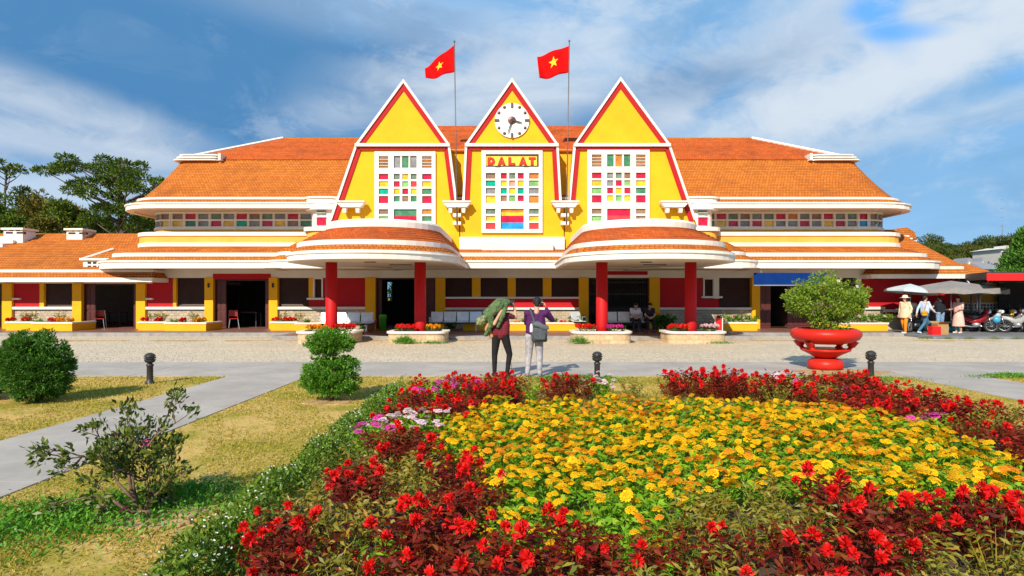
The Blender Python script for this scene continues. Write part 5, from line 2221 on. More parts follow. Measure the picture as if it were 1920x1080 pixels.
# --- mown lawn: blades thin out with distance
patch = lambda x, y: math.sin(x * 1.7 + 2) * math.sin(y * 1.3 + x * .6) + .5 * math.sin(x * 4.1 + y * 3.3)
B = []
while len(B) < 60000:
    y = 3.2 + 10.1 * rg.random() ** 1.5
    x = rg.uniform(-.82 * y - .3, min(.82 * y + .3, 8.1))
    if -5.92 < x < -4.22 or 8.1 < x < 9.85:
        continue
    if -1.65 < x < 5.9 and y < 10.25:
        continue
    if patch(x, y) > .45 and rg.random() < .8:
        continue
    B.append((x, y, 0))
for _ in range(2500):
    y = rg.uniform(10, 13.3)
    x = rg.uniform(9.9, .82 * y + .2) if .82 * y > 9.7 else None
    if x:
        B.append((x, y, 0))
b = np.array(B)
n = len(b)
far = (b[:, 1] - 3) / 10
d = rg.normal(size=(n, 3)) * np.array([.8, .8, .2]) + np.array([0, 0, .75])
V, F = leaf_arrays(rg, b, d, rg.uniform(.02, .05, n) * (1 + .3 * far), .006 + .008 * far, .1, .1)
tag(put('lawn_grass', np_mesh('lawn_grass', V, F, 'grassblade')), 'dry yellowish mown grass beside the concrete path', 'grass', kind='stuff')


# --- bright weeds in patches
def tuft_patch(name, cx_, cy_, sx, sy, n, h, label, mat='brightleaf', z0=.01, lw=.016, rot=0.0):
    p = rg.normal(size=(n, 2)) * .5
    ca, sa = math.cos(rot), math.sin(rot)
    x = cx_ + p[:, 0] * sx * ca - p[:, 1] * sy * sa
    y = cy_ + p[:, 0] * sx * sa + p[:, 1] * sy * ca
    dist = np.sqrt((p ** 2).sum(1))
    base = np.column_stack([x, y, z0 + h * .6 * rg.random(n) * np.exp(-dist ** 2)])
    d = rg.normal(size=(n, 3)) * np.array([.7, .7, .3]) + np.array([0, 0, .7])
    V, F = leaf_arrays(rg, base, d, h * rg.uniform(.3, .7, n), lw, .2, .1)
    o = put(name, np_mesh(name, V, F, mat))
    return tag(o, label, 'weeds', kind='stuff')


tuft_patch('weed_patch', -3.35, 4.75, 1.25, .6, 5000, .1, 'bright green weeds spreading round the small azalea tree', rot=.35)
tuft_patch('weed_patch', -2.75, 5.35, .5, .35, 1500, .1, 'bright green weeds on the far side of the azalea tree')
tuft_patch('weed_patch', 1.2, 12.6, .8, .35, 1500, .16, 'tall green grass by the walk behind the marigold bed')
tuft_patch('weed_patch', 6.6, 12.7, 1.1, .35, 1500, .14, 'green weeds round the lamp beside the red bowl')
tuft_patch('weed_patch', 10.2, 13.1, .7, .2, 700, .14, 'green weeds at the edge of the far lawn strip')
tuft_patch('weed_patch', -3.75, 22.35, .35, .15, 500, .36, 'green weeds against the stone planter by the main door')
tuft_patch('weed_patch', -2.75, 22.35, .5, .12, 400, .14, 'low grass along the stone planter by the main door')
tuft_patch('weed_patch', 2.35, 22.3, .35, .15, 350, .34, 'yellow green weed at the corner of the third stone planter')
tuft_patch('weed_patch', 7.3, 22.4, .5, .12, 250, .12, 'thin grass at the foot of the last stone planter')
for i, (px, lab) in enumerate(((1733, 'first'), (1782, 'second'), (1822, 'third'), (1870, 'fourth'), (1912, 'last'))):
    tuft_patch('weed_patch', PX(px, 24.6), 24.7, .28, .1, 120, .12, lab + ' small weed along the asphalt kerb from the stone planters', 'coverleaf')
m = MB(); m.slab([(-2.72 + .42 * math.cos(a) * rg.uniform(.75, 1.15), 4.86 + .3 * math.sin(a) * rg.uniform(.8, 1.1)) for a in np.linspace(0, 2 * PI, 20)[:-1]], 0, .022)
struct(m.build('dirt_patch', 'dirt'))
m = MB(); m.slab([(-2.93 + .4 * math.cos(a) * rg.uniform(.8, 1.1), 10.1 + .3 * math.sin(a) * rg.uniform(.8, 1.1)) for a in np.linspace(0, 2 * PI, 20)[:-1]], 0, .014)
struct(m.build('dirt_patch', 'dirt'))


# ------------------------------------------------------------------ clipped bushes
def clipped(name, loc, lobes, n_clumps, per, ll, lw, mat, label, cat_='bush', trunk=True, seed=1):
    rg = np.random.default_rng(seed)
    t = thing(name, label, cat_, loc)
    ps = []
    tot = sum(l[3] * l[5] for l in lobes)
    for cx_, cy_, cz_, rx, ry, rz in lobes:
        nc = int(n_clumps * rx * rz / tot)
        dr = unit(rg.normal(size=(nc, 3)))
        cen = np.array([cx_, cy_, cz_]) + dr * np.array([rx, ry, rz]) * rg.uniform(.84, 1.03, (nc, 1))
        for c, dv in zip(cen, dr):
            off, pos = ball_points(rg, per, 0)
            base = c + pos * rg.uniform(.035, .075) * np.array([1, 1, .9]) * (rx / .5) ** .5
            d = off * .8 + dv * 1.0 + np.array([0, 0, .35]) + rg.normal(size=(per, 3)) * .35
            ps.append(leaf_arrays(rg, base, d, ll * rg.uniform(.6, 1.3, per), lw, .25))
        # inner twigs and leaves
        off, pos = ball_points(rg, nc * 8, 0)
        base = np.array([cx_, cy_, cz_]) + pos * np.array([rx, ry, rz]) * .86
        ps.append(leaf_arrays(rg, base, off + rg.normal(size=off.shape), ll * 1.6, lw * 2.2, .25))
    V, F = cat(ps)
    V[:, 2] = np.maximum(V[:, 2], .01)
    put('foliage', np_mesh('foliage', V, F, mat), t)
    m = MB()
    zt = max(l[2] for l in lobes)
    m.tube([(0, 0, -.05), (.02, 0, zt * .5), (-.01, .01, zt)], [.05, .04, .02], 8)
    for k in range(6):
        a = k * 1.05
        m.tube([(0, 0, zt * .2), (.25 * math.cos(a), .25 * math.sin(a), zt * .55)], [.02, .008], 5)
    part_of(m, 'trunk', 'bark', t, True)
    return t


clipped('round_bush', (PX(72, 10.15), 10.15, 0), [(-.03, 0, .62, .47, .5, .50), (.03, 0, .42, .47, .5, .38), (-.2, 0, .8, .28, .3, .3)], 460, 46, .045, .017, 'darkbushleaf', 'round clipped dark green juniper bush on the lawn beside the path', seed=5)
clipped('round_bush', (PX(-55, 10.3), 10.3, 0), [(0, 0, .45, .5, .5, .45)], 260, 30, .055, .02, 'darkbushleaf', 'clipped bush at the picture edge beyond the larger round bush', seed=6)
clipped('topiary_bush', (PX(620, 10.25), 10.25, 0), [(.04, 0, 1.02, .30, .3, .13), (-.14, .0, .93, .25, .27, .14), (.14, 0, .90, .26, .26, .11), (-.13, .04, .72, .2, .2, .15), (.18, 0, .57, .28, .29, .13), (-.08, 0, .46, .36, .35, .18), (.08, 0, .30, .38, .36, .18), (-.16, 0, .3, .28, .3, .18)], 430, 48, .04, .015, 'bushleaf', 'two tiered twisted topiary bush on the lawn in front of the stone planter', seed=7)


# ------------------------------------------------------------------ small trees
def branching(rg, mb, p, d, L, r, depth, tips, spread=.6, upb=.25, n=2, shrink=.74):
    q = p + d * L
    mid = p + d * L * .5 + Vector(rg.normal(size=3)) * L * .06
    mb.tube([p, mid, q], [r, r * .85, r * .68], 6)
    if depth == 0:
        tips.append((q, d))
        return
    if depth <= 2:
        tips.append((mid, d))
    for k in range(n + (1 if rg.random() < .35 else 0)):
        nd = (d + Vector(rg.normal(size=3)) * spread + Vector((0, 0, upb))).normalized()
        branching(rg, mb, q, nd, L * shrink * rg.uniform(.8, 1.2), r * .66, depth - 1, tips, spread, upb, n, shrink)


t = thing('azalea_tree', 'small sparse azalea tree with bare twisted stems and few pink flowers on the lawn', 'small tree', (PX(272, 4.86), 4.86, .0))
rg2 = np.random.default_rng(14)
m = MB(); tips = []
for d0, L, dep in (((-.42, .05, .9), .30, 3), ((-.2, -.1, .9), .34, 3), ((-.6, .1, .6), .34, 3), ((.25, .1, .8), .24, 3), ((.5, -.05, .75), .22, 2), ((-.1, .25, .9), .25, 2), ((-.75, -.1, .42), .30, 2), ((-.33, 0, .95), .42, 3)):
    branching(rg2, m, Vector((0, 0, .02)), Vector(d0).normalized(), L, .014, dep, tips, .6, .1, 2, .64)
m.tube([(0, 0, -.05), (0, 0, .06)], [.06, .045], 8)
part_of(m, 'trunk', 'bark', t, True)
ps = []
for q, d0 in tips:
    n = int(rg2.integers(14, 26))
    off = rg2.normal(size=(n, 3)) * .5 + np.array(d0) * .8 + np.array([0, 0, .25])
    base = np.array(q) + rg2.normal(size=(n, 3)) * .03
    ps.append(leaf_arrays(rg2, base, off, rg2.uniform(.035, .075, n), .024, .2, .05))
V, F = cat(ps)
put('foliage', np_mesh('foliage', V, F, 'azleaf'), t)
order = rg2.permutation(len(tips))
for k in range(6):
    q, d0 = tips[order[k]]
    b = put('blossom', (blM + blP)[k % 2], t, tuple(q))
    b.rotation_euler = (.8, 0, k)

t = thing('bowl_tree', 'dense light green tree with spreading crown growing in the red bowl', 'small tree', (PXX, PY, .89))
rg2 = np.random.default_rng(21)
m = MB(); tips = []
for k in range(9):
    a = k * .7
    d0 = Vector((math.cos(a) * .6, math.sin(a) * .6, .8)).normalized()
    branching(rg2, m, Vector((.1 * math.cos(a), .1 * math.sin(a), -.03)), d0, .34, .035, 2, tips, .4, .15, 2, .75)
part_of(m, 'trunk', 'bark', t, True)
clumps = []
for k in range(120):
    off, _ = ball_points(rg2, 1)
    o3 = off[0]
    c = np.array([o3[0] * .78, o3[1] * .76, .78 + o3[2] * .45]) * rg2.uniform(.7, 1.0)
    c[2] = max(c[2], .16)
    if c[2] < .45:
        c[:2] *= .75
    clumps.append((c, rg2.uniform(.11, .19)))
clumps += [(np.array([.85, 0, .85]), .13), (np.array([.97, .05, .9]), .1), (np.array([-.86, 0, .75]), .12), (np.array([.1, 0, 1.28]), .12), (np.array([-.3, -.3, .2]), .16), (np.array([.2, -.3, .15]), .15), (np.array([-.1, -.35, .1]), .14)]
ps = []
for c, r in clumps:
    n = int(110 * (r / .15) ** 2)
    off, pos = ball_points(rg2, n, .3)
    ps.append(leaf_arrays(rg2, c + pos * r * np.array([1.15, 1, .75]), off + np.array([0, 0, .5]) + rg2.normal(size=off.shape) * .4, rg2.uniform(.045, .085, n), .028, .25, .1))
V, F = cat(ps)
put('crown', np_mesh('crown', V, F, 'bowlleaf'), t)
for x, y, z in ((-.02, -.62, 1.12), (.4, -.6, 1.0), (.62, -.5, .5)):
    b = put('blossom', blP[0], t, (x, y, z)); b.rotation_euler = (1.2, 0, x); b.scale = (.9,) * 3


# ------------------------------------------------------------------ planting in boxes and planters
def small_plant(nm, mat, seed, n, h, rad, ll, lw):
    return foliage_plant(nm, mat, seed, n, h, rad, ll, lw, .45)


redclump = small_plant('bedding_foliage', 'coverleaf', 90, 110, .24, .2, .075, .025)
leafshrub = small_plant('shrub_foliage', 'brightleaf', 91, 190, .45, .32, .13, .05)
tallshrub = small_plant('shrub_foliage', 'oliveleaf', 92, 150, .75, .3, .13, .045)
mixshrub = small_plant('shrub_foliage', 'bowlleaf', 93, 220, .55, .38, .13, .05)
darkshrub = small_plant('shrub_foliage', 'darkbushleaf', 94, 420, .8, .4, .16, .07)
rball = [ruffle_mesh('red_flower_head', 'bloomR', .075, 95, 40)]
oball = [ruffle_mesh('orange_flower_head', 'bloomO', .07, 96, 36)]
mball = [ruffle_mesh('magenta_flower_head', 'bloomM', .065, 97, 36)]
wball = [ruffle_mesh('white_flower_head', 'bloomP', .08, 98, 30)]


def box_plant(px, d, z, var, heads, nh, label, group, s=1.0, cat_='plant', nm='bedding_plant'):
    me, tips = var
    o = put(nm, me, None, (PX(px, d), d, z), rg.random() * 6)
    o.scale = (s, s, s)
    tag(o, label, cat_, group)
    for k in range(nh):
        tt = tips[k % len(tips)]
        b = put('flower_head', heads[0], o, (tt[0], tt[1], tt[2] + .02))
        b.scale = (.9 + .4 * rg.random(),) * 3
    return o


GP = 'small plants in the yellow flower boxes'
zb = .42
BOXN = ('the box by the first pier', 'the box under the first low wing window', 'the box beside the first wide doorway', 'the box under the window between the wide doorways', 'the box beside the second wide doorway', 'the box next to the white bench')
for (px, d, kind, bx) in ((24, 28.9, 'r', 0), (50, 28.9, 'r', 0), (96, 28.6, 'r', 1), (128, 28.6, 'o', 1), (115, 28.7, 'o', 1), (273, 28.9, 'r', 2), (300, 28.9, 'r', 2), (345, 28.6, 'r', 3), (372, 28.6, 'o', 3), (382, 28.7, 'o', 3),
                          (520, 28.9, 'r', 4), (547, 28.9, 'r', 4), (534, 28.7, 'r', 4)):
    box_plant(px, d, zb, redclump, rball if kind == 'r' else oball, 8, ('round clump of red flowers in ' if kind == 'r' else 'clump of orange flowers in ') + BOXN[bx], GP)
for (px, d, bx) in ((48, 29.05, 0), (62, 29.05, 0), (115, 29.0, 1), (288, 29.05, 2), (304, 29.05, 2), (362, 29.0, 3), (533, 29.05, 4), (560, 29.05, 4)):
    box_plant(px, d, zb, tallshrub, [], 0, 'thin tall shrub in ' + BOXN[bx], 'tall shrubs in the flower boxes', .85, 'shrub', 'tall_shrub')
for (px, d, lab) in ((76, 28.6, 'low green shrub beside red flowers under the first low wing window'), (326, 28.6, 'low green shrub beside red flowers between the wide doorways'), (575, 28.6, 'low green shrub in the box next to the white bench')):
    box_plant(px, d, zb, leafshrub, [], 0, lab, 'low green shrubs in the flower boxes', .6, 'shrub', 'low_shrub')
for i in range(12):
    px = 880 + i * 17.5
    box_plant(px, 28.7, .38, redclump if i % 3 else leafshrub, oball if i % 2 else rball, 5 if i % 3 else 0, 'row of low mixed flowers in the long box under the centre windows', 'low flowers in the long centre box', .75)
for i, px in enumerate((1356, 1374, 1392, 1410)):
    box_plant(px, 28.75, zb, leafshrub if i % 2 else mixshrub, rball, 0 if i % 2 else 1, ('bright green' if i % 2 else 'yellow green') + ' shrub in the box beside the brown door pier', 'shrubs in the box by the brown doors', .95, 'shrub', 'low_shrub')
for i, px in enumerate((1582, 1600, 1618, 1636, 1652, 1660)):
    box_plant(px, 28.75, zb, mixshrub if i % 2 else leafshrub, wball, 1 if i % 2 else 0, ('yellow green' if i % 2 else 'bright green') + ' shrub in the box behind the red bowl', 'shrubs in the box behind the bowl', 1.0, 'shrub', 'low_shrub')
for px, d, lab in ((845, 28.7, 'dark green bush behind the shaded bench'), (1250, 28.2, 'large dark bush against the shaded red wall'), (1082, 28.6, 'dark potted bush beside the folding gate pier'), (680, 28.4, 'dark bush behind the end of the sunlit bench'), (1232, 28.4, 'dark bush with upright stems near the seated people')):
    box_plant(px, d, .16, darkshrub, [], 0, lab, None, 1.0, 'bush', 'dark_bush')
SPN = ('behind the topiary', 'by the main door', 'nearest the seated people', 'nearest the blue sign')
for si, (xc, heads) in enumerate(((-6.6, (oball, rball)), (-3.38, (rball, oball)), (3.2, (rball, mball)), (6.55, (rball, wball)))):
    for k, dx in enumerate((-.72, -.5, -.3, .34, .55, .75)):
        hd = heads[0] if k < 3 else heads[1]
        nmx = {id(oball): 'orange', id(rball): 'red', id(mball): 'magenta', id(wball): 'pale pink'}[id(hd)]
        px = 960 + (xc + dx) * 1200 / 23.1
        box_plant(px, 23.1 + .25 * (k % 2), .385, redclump, hd, 6, nmx + ' flowers in the stone planter ' + SPN[si], 'flowers in the stone planters', .95)


# ------------------------------------------------------------------ pines behind the station and the wooded hill
def crown_mesh(name, clumps, mat, seed, per=60, size=.34, fl=.6):
    """needle tufts packed in flattened clumps, with gaps between the clumps"""
    rg = np.random.default_rng(seed)
    ps = []
    for (x, y, z, r, h) in clumps:
        n = int(per * (r ** 1.5))
        off, pos = ball_points(rg, n, .35)
        base = np.array([x, y, z]) + pos * np.array([r, r, h]) * rg.uniform(.8, 1.1, (n, 1))
        d = off + rg.normal(size=(n, 3)) * .5 + np.array([0, 0, fl])
        ps.append(leaf_arrays(rg, base, d, size * rg.uniform(.6, 1.3, n), size * .36, .2))
    V, F = cat(ps)
    return np_mesh(name, V, F, mat)


def pine(loc, H, clumps, label, mat='pineleaf', seed=1, per=60, size=.34, limbs=True, group=None, lean=0.0, tr=.28):
    t = thing('pine_tree', label, 'tree', loc, 0, group)
    m = MB()
    rg = np.random.default_rng(seed)
    pts = [(lean * H * k / 6 + rg.normal() * .1 * (k > 0), rg.normal() * .1, H * k / 6) for k in range(7)]
    m.tube(pts, [tr * (1 - .12 * k) for k in range(7)], 8)
    if limbs:
        for (x, y, z, r, h) in clumps:
            zb_ = max(.3 * H, z - abs(x) * .45 - .6)
            f = min(1, zb_ / H)
            m.tube([(lean * zb_, 0, zb_ * 1.0), (lean * zb_ * .5 + x * .5, y * .5, (zb_ + z) / 2 - .1), (x, y, z)], [tr * .26, tr * .16, tr * .06], 5)
    part_of(m, 'trunk', 'pinebark', t, True)
    put('crown', crown_mesh('crown', clumps, mat, seed + 50, per, size), t)
    return t


# the big spreading pine
D0 = 52.0
K = 1200 / D0
bx, bz = PX(222, D0), 0
rg = np.random.default_rng(31)
CL = [(95, 324, 17, 5), (108, 312, 15, 5), (128, 309, 18, 6), (150, 306, 14, 6), (170, 310, 18, 8), (188, 298, 12, 6), (200, 306, 12, 7), (220, 305, 13, 7), (238, 303, 12, 6), (140, 325, 15, 5), (165, 328, 16, 6),
      (190, 322, 14, 8), (212, 325, 14, 9), (232, 322, 14, 7), (252, 328, 14, 7), (270, 336, 15, 7), (290, 340, 14, 7), (306, 346, 10, 6), (150, 347, 12, 5), (176, 347, 14, 7), (200, 345, 14, 8), (225, 347, 15, 9), (250, 350, 16, 9), (276, 358, 16, 9), (297, 364, 12, 8),
      (170, 365, 14, 7), (195, 370, 15, 8), (222, 372, 14, 9), (250, 376, 16, 9), (178, 390, 16, 8), (205, 395, 14, 8), (235, 398, 14, 8), (262, 395, 14, 8), (165, 408, 14, 7), (190, 415, 12, 7), (250, 415, 14, 8), (278, 405, 12, 8), (150, 420, 12, 7), (268, 428, 12, 7)]
cl = [(PX(a, D0) - bx, rg.normal() * 1.6, PZ(b, D0), 1.28 * r / K, 1.3 * h / K) for a, b, r, h in CL]
pine((bx, D0, 0), PZ(300, D0), cl, 'big spreading pine with wide flat branches rising behind the low wing', 'pineleaf', 61, 460, .28, True, None, .02, .42)
# slender umbrella pine
D1 = 60.0
K1 = 1200 / D1
bx = PX(10, D1)
cl = [(PX(a, D1) - bx, rg.normal() * .8, PZ(b, D1), r / K1, h / K1) for a, b, r, h in ((2, 312, 16, 5), (18, 310, 15, 5), (32, 315, 12, 5), (12, 317, 14, 4), (-10, 318, 12, 4), (38, 321, 8, 3), (34, 333, 7, 3), (-8, 330, 8, 3))]
pine((bx, D1, 0), PZ(310, D1), cl, 'slender bare trunked umbrella pine standing above the other trees', 'pineleaf', 62, 330, .3, True, None, .01, .24)
# bushier trees filling in between
FILL = [(45, 378, 62, 30, 62, 'tall bushy green tree right behind the slender pine'.replace('right ', '')), (72, 385, 58, 34, 45, 'bushy pine with brownish needles behind the first chimney'), (-10, 395, 57, 40, 50, 'dark tree at the very edge of the picture behind the low roof'),
        (112, 402, 56, 26, 36, 'low green tree between the first and second chimney'), (150, 412, 58, 26, 34, 'olive green tree behind the second chimney'), (20, 425, 54, 30, 30, 'low dark tree hugging the low roof by the first chimney'),
        (85, 432, 54, 30, 24, 'low brownish tree just above the low roof'), (190, 425, 60, 28, 26, 'low tree seen beneath the big spreading pine'), (285, 400, 60, 34, 50, 'dense pine touching the corner of the tall tiled roof'),
        (320, 385, 62, 26, 46, 'pine mostly hidden behind the tall tiled roof corner'), (245, 432, 63, 26, 22, 'low tree behind the trunk of the big spreading pine'), (290, 415, 56, 30, 60, 'fuller pine between the big spreading pine and the tiled roof')]
for i, (px, py, d, wpx, hpx, lab) in enumerate(FILL):
    k = 1200 / d
    bx, top = PX(px, d), PZ(py - hpx * .55, d)
    rg = np.random.default_rng(100 + i)
    cl = []
    for q in range(20):
        f = rg.random()
        zz = top - f * hpx * 1.25 / k
        rad = wpx / k * (.25 + .75 * min(1, f * 1.5)) * .8
        a = rg.random() * 6.28
        cl.append((rad * math.cos(a) * rg.random() ** .5, rad * .7 * math.sin(a), zz, rg.uniform(.55, 1.0), rg.uniform(.35, .6)))
    pine((bx, d, 0), top - .3, cl, lab, 'pinebrown' if i in (1, 6, 4) else 'pineleaf', 70 + i, 190, .33, True, None, 0, .2)


# hill at the other end
def hill_z(x, y):
    d = max(0.0, (y - 90) / 60)
    s = min(1.0, max(0.0, (x - 30) / 60))
    return (min(1.0, d) ** 1.2) * (10.0 + 1.6 * math.sin(x * .06) + 2.5 * s) * min(1, max(0, (x - 20) / 30))


m = MB()
nx, ny = 40, 16
vs = [(20 + 240 * i / nx, 90 + 200 * j / ny, hill_z(20 + 240 * i / nx, 90 + 200 * j / ny) - .15) for j in range(ny + 1) for i in range(nx + 1)]
m.add(vs, [(j * (nx + 1) + i, j * (nx + 1) + i + 1, (j + 1) * (nx + 1) + i + 1, (j + 1) * (nx + 1) + i) for j in range(ny) for i in range(nx)])
M['hillgreen'] = plain('hillside_undergrowth', (0.045, 0.06, 0.02), 0.95, var=.4, vscale=.3, bump=0)
struct(m.build('hill', 'hillgreen', None, True))
M['hillpine'] = leafy('hill_pine_needles', [(0.02, 0.042, 0.010), (0.045, 0.075, 0.014), (0.075, 0.105, 0.018), (0.11, 0.12, 0.025)], 0.8, 0.1, 0.1)
M['hillbrown'] = leafy('hill_brown_needles', [(0.035, 0.042, 0.012), (0.065, 0.066, 0.016), (0.10, 0.085, 0.02), (0.13, 0.09, 0.028)], 0.8, 0.1, 0.1)
protos = []
for v in range(3):
    rg = np.random.default_rng(200 + v)
    cl = []
    for q in range(17):
        a = rg.random() * 6.28
        r = 2.7 * rg.random() ** .5
        cl.append((r * math.cos(a), r * math.sin(a), 7.2 + rg.uniform(-1.6, 1.3) - .25 * r, rg.uniform(.9, 1.5), rg.uniform(.45, .75)))
    for q in range(5):
        a = rg.random() * 6.28
        cl.append((1.8 * math.cos(a), 1.8 * math.sin(a), rg.uniform(2.5, 5), rg.uniform(.8, 1.3), rg.uniform(.5, .8)))
    p = pine((0, 0, 0), 7.6, cl, 'dark umbrella pine', ('hillpine', 'hillbrown', 'hillpine')[v], 210 + v, 85, .5, True, 'pines on the wooded hill', 0, .2)
    protos.append([p, False])
HL = [(1742, 442, 142, 'dark round topped pine nearest the station roof on the hill crest'), (1728, 452, 138, 'pine touching the sloping roof edge on the hill'), (1768, 447, 142, 'second round topped pine along the hill crest'), (1796, 458, 144, 'lower pine in the dip of the hill crest'),
      (1815, 452, 146, 'flat topped pine at the right of the crest dip'.replace('at the right of', 'just beyond')), (1838, 445, 146, 'broad flat topped pine in the middle of the long crest'), (1862, 443, 148, 'broad pine on the crest above the gabled house'), (1888, 440, 148, 'broad pine on the crest above the white villa'),
      (1912, 434, 148, 'highest pine on the hill crest at the picture edge'), (1935, 436, 150, 'pine on the crest cut by the picture edge')]
i = 0
rg = np.random.default_rng(77)
GEN = 'pine on the wooded slope below the hill crest'
for (px, py, d, lab) in HL:
    HL2 = (PX(px, d), d)
    z1 = PZ(py, d)
    pr = protos[i % 3]
    s = rg.uniform(.95, 1.15)
    z0 = z1 - 8.6 * s
    if not pr[1]:
        pr[1] = True
        o = pr[0]
        o.location = (HL2[0], d, z0)
        o.scale = (s, s, s)
        o['label'] = lab
    else:
        o = copy_tree(pr[0], (HL2[0], d, z0), rg.random() * 6, lab, None, s)
    i += 1
for row, (d, py) in enumerate(((134, 462), (128, 472), (122, 482), (116, 492))):
    for k in range(8):
        px = 1722 + k * 30 + (row % 2) * 14 + rg.uniform(-5, 5)
        o = copy_tree(protos[int(rg.integers(3))][0], (PX(px, d), d, PZ(py + rg.uniform(-4, 4), d) - 8.3), rg.random() * 6, GEN + (', row next to the crest', ', second row down', ', third row down', ', lowest row')[row], None, rg.uniform(.85, 1.1))
# houses on the slope
M['housewhite'] = plain('house_white_render', (0.6, 0.57, 0.52), 0.8)
M['greyroof'] = plain('grey_sheet_roof', (0.24, 0.24, 0.255), 0.7)
M['tealwall'] = plain('teal_wall_paint', (0.02, 0.22, 0.25), 0.7)


def house(px, d, wpx, py_roof, py_eave, py_base, roofm, wallm, label, gables=0, depth=7.0):
    k = d / 1200
    wd = wpx * k
    zr, ze, zb = (PZ(p, d) for p in (py_roof, py_eave, py_base))
    t = thing('house', label, 'house', (PX(px, d), d, zb))
    zr -= zb; ze -= zb
    h = wd / 2
    m = MB(); m.box(-h, h, 0, depth, -3, ze); part_of(m, 'wall', wallm, t)
    m = MB()
    m.loft([[(-h - .4, -.5, ze), (h + .4, -.5, ze), (h + .4, depth + .5, ze), (-h - .4, depth + .5, ze)], [(-h * .75, depth * .5, zr), (h * .75, depth * .5, zr), (h * .75, depth * .5 + .05, zr), (-h * .75, depth * .5 + .05, zr)]], True, True)
    part_of(m, 'roof', roofm, t)
    for g in range(gables):
        xg = -h * .45 + g * h * .9
        m = MB(); m.prism([(xg - h * .3, ze - .1), (xg + h * .3, ze - .1), (xg, ze + h * .42)], -.9, depth * .3); part_of(m, 'gable', 'housewhite', t)
        m = MB(); strip(m, [(xg - h * .33, ze - .15), (xg, ze + h * .46), (xg + h * .33, ze - .15)], -.1, .12, -1.0, depth * .32); part_of(m, 'gable_roof', roofm, t)
    n = max(2, int(wd / 1.7))
    for q in range(n):
        x = -h + wd * (q + .5) / n
        m = MB(); m.box(x - .35, x + .35, -.04, .05, ze - 1.6, ze - .5); wdo = part_of(m, 'window', 'dark', t)
        f = MB(); f.box(x - .43, x + .43, -.05, .04, ze - .5, ze - .42); f.box(x - .43, x + .43, -.05, .04, ze - 1.68, ze - 1.6); part_of(f, 'frame', 'white', wdo)


house(1822, 92, 56, 485, 499, 510, 'greyroof', 'housewhite', 'grey roofed house with two small cream gables beyond the low roof', 2)
house(1788, 96, 30, 489, 499, 510, 'greyroof', 'housewhite', 'pale grey roofed house half hidden by the station roof')
house(1864, 88, 34, 488, 505, 520, 'greyroof', 'tealwall', 'dark grey roofed house with teal walls above the red fascia')
house(1886, 112, 17, 463, 467, 482, 'housewhite', 'housewhite', 'white villa with pale roof high among the hillside pines', 1)
# radio mast far away
t = thing('radio_mast', 'thin grey radio mast on the distant hill crest', 'mast', (PX(1879, 152), 152, 8))
m = MB(); m.tube([(0, 0, 0), (0, 0, PZ(420, 152) - 8)], [.22, .06], 5)
for k in range(6):
    m.box(-.5 + .05 * k, .5 - .05 * k, -.05, .05, 6 + k * 2.1, 6.1 + k * 2.1)
part_of(m, 'lattice', 'greymetal', t)

# dense light green conifer by the shelter
t = thing('cypress_tree', 'dense bright green conifer rising behind the red parking shelter', 'tree', (PX(1925, 42), 42, 0))
cl = []
rg = np.random.default_rng(300)
top = PZ(440, 42)
for q in range(60):
    f = rg.random()
    zz = .6 + (top - .6) * (1 - f)
    rad = 2.1 * f ** .8
    a = rg.random() * 6.28
    cl.append((rad * math.cos(a), rad * math.sin(a), zz, .45 + .2 * f, .55))
put('crown', crown_mesh('crown', cl, 'darkbushleaf', 301, 420, .26, .9), t)
m = MB(); m.tube([(0, 0, -.1), (0, 0, top * .9)], [.2, .05], 8); part_of(m, 'trunk', 'bark', t, True)
t = thing('cypress_tree', 'second bright green conifer cut by the picture edge behind the shelter', 'tree', (PX(1905, 47), 47, 0))
cl2 = [(x * .8, y * .8, z * .82, r, h) for x, y, z, r, h in cl]
put('crown', crown_mesh('crown', cl2, 'darkbushleaf', 302, 380, .26, .9), t)
m = MB(); m.tube([(0, 0, -.1), (0, 0, top * .75)], [.2, .05], 8); part_of(m, 'trunk', 'bark', t, True)

# small tree on the platform side, glimpsed through the main door
cl = [(rg.uniform(-1, 1), rg.uniform(-1, 1), rg.uniform(.8, 3.6), .6, .5) for _ in range(16)]
pine((-9.0, 47.5, 0), 3.5, cl, 'small tree beyond the platform glimpsed through the main doorway', 'bushleaf', 401, 200, .25, False, None, 0, .12)


# ------------------------------------------------------------------ people
SKIN = plain('skin', (0.52, 0.29, 0.19), 0.55, var=.06, bump=0)
M['skin'] = SKIN
M['hair'] = plain('black_hair', (0.012, 0.010, 0.010), 0.7, var=.3, vscale=30, bump=.2)
M['eyedark'] = plain('eye_dark', (0.02, 0.015, 0.012), 0.2, bump=0)


def cloth(name, c, var=.15):
    return plain(name, c, 0.85, var=var, vscale=14, bump=.25, spec=.15)


def striped(name, c1, c2, freq):
    m, nt, b = new_mat(name)
    b.inputs['Roughness'].default_value = .85
    g = nt.nodes.new('ShaderNodeNewGeometry')
    wv = nt.nodes.new('ShaderNodeTexWave')
    wv.bands_direction = 'Z'
    wv.inputs['Scale'].default_value = freq
    wv.inputs['Distortion'].default_value = 1.5
    nt.links.new(g.outputs['Position'], wv.inputs[0])
    nt.links.new(nmix(nt, nramp(nt, wv.outputs[1], .35, .65), c1, c2), b.inputs['Base Color'])
    return m


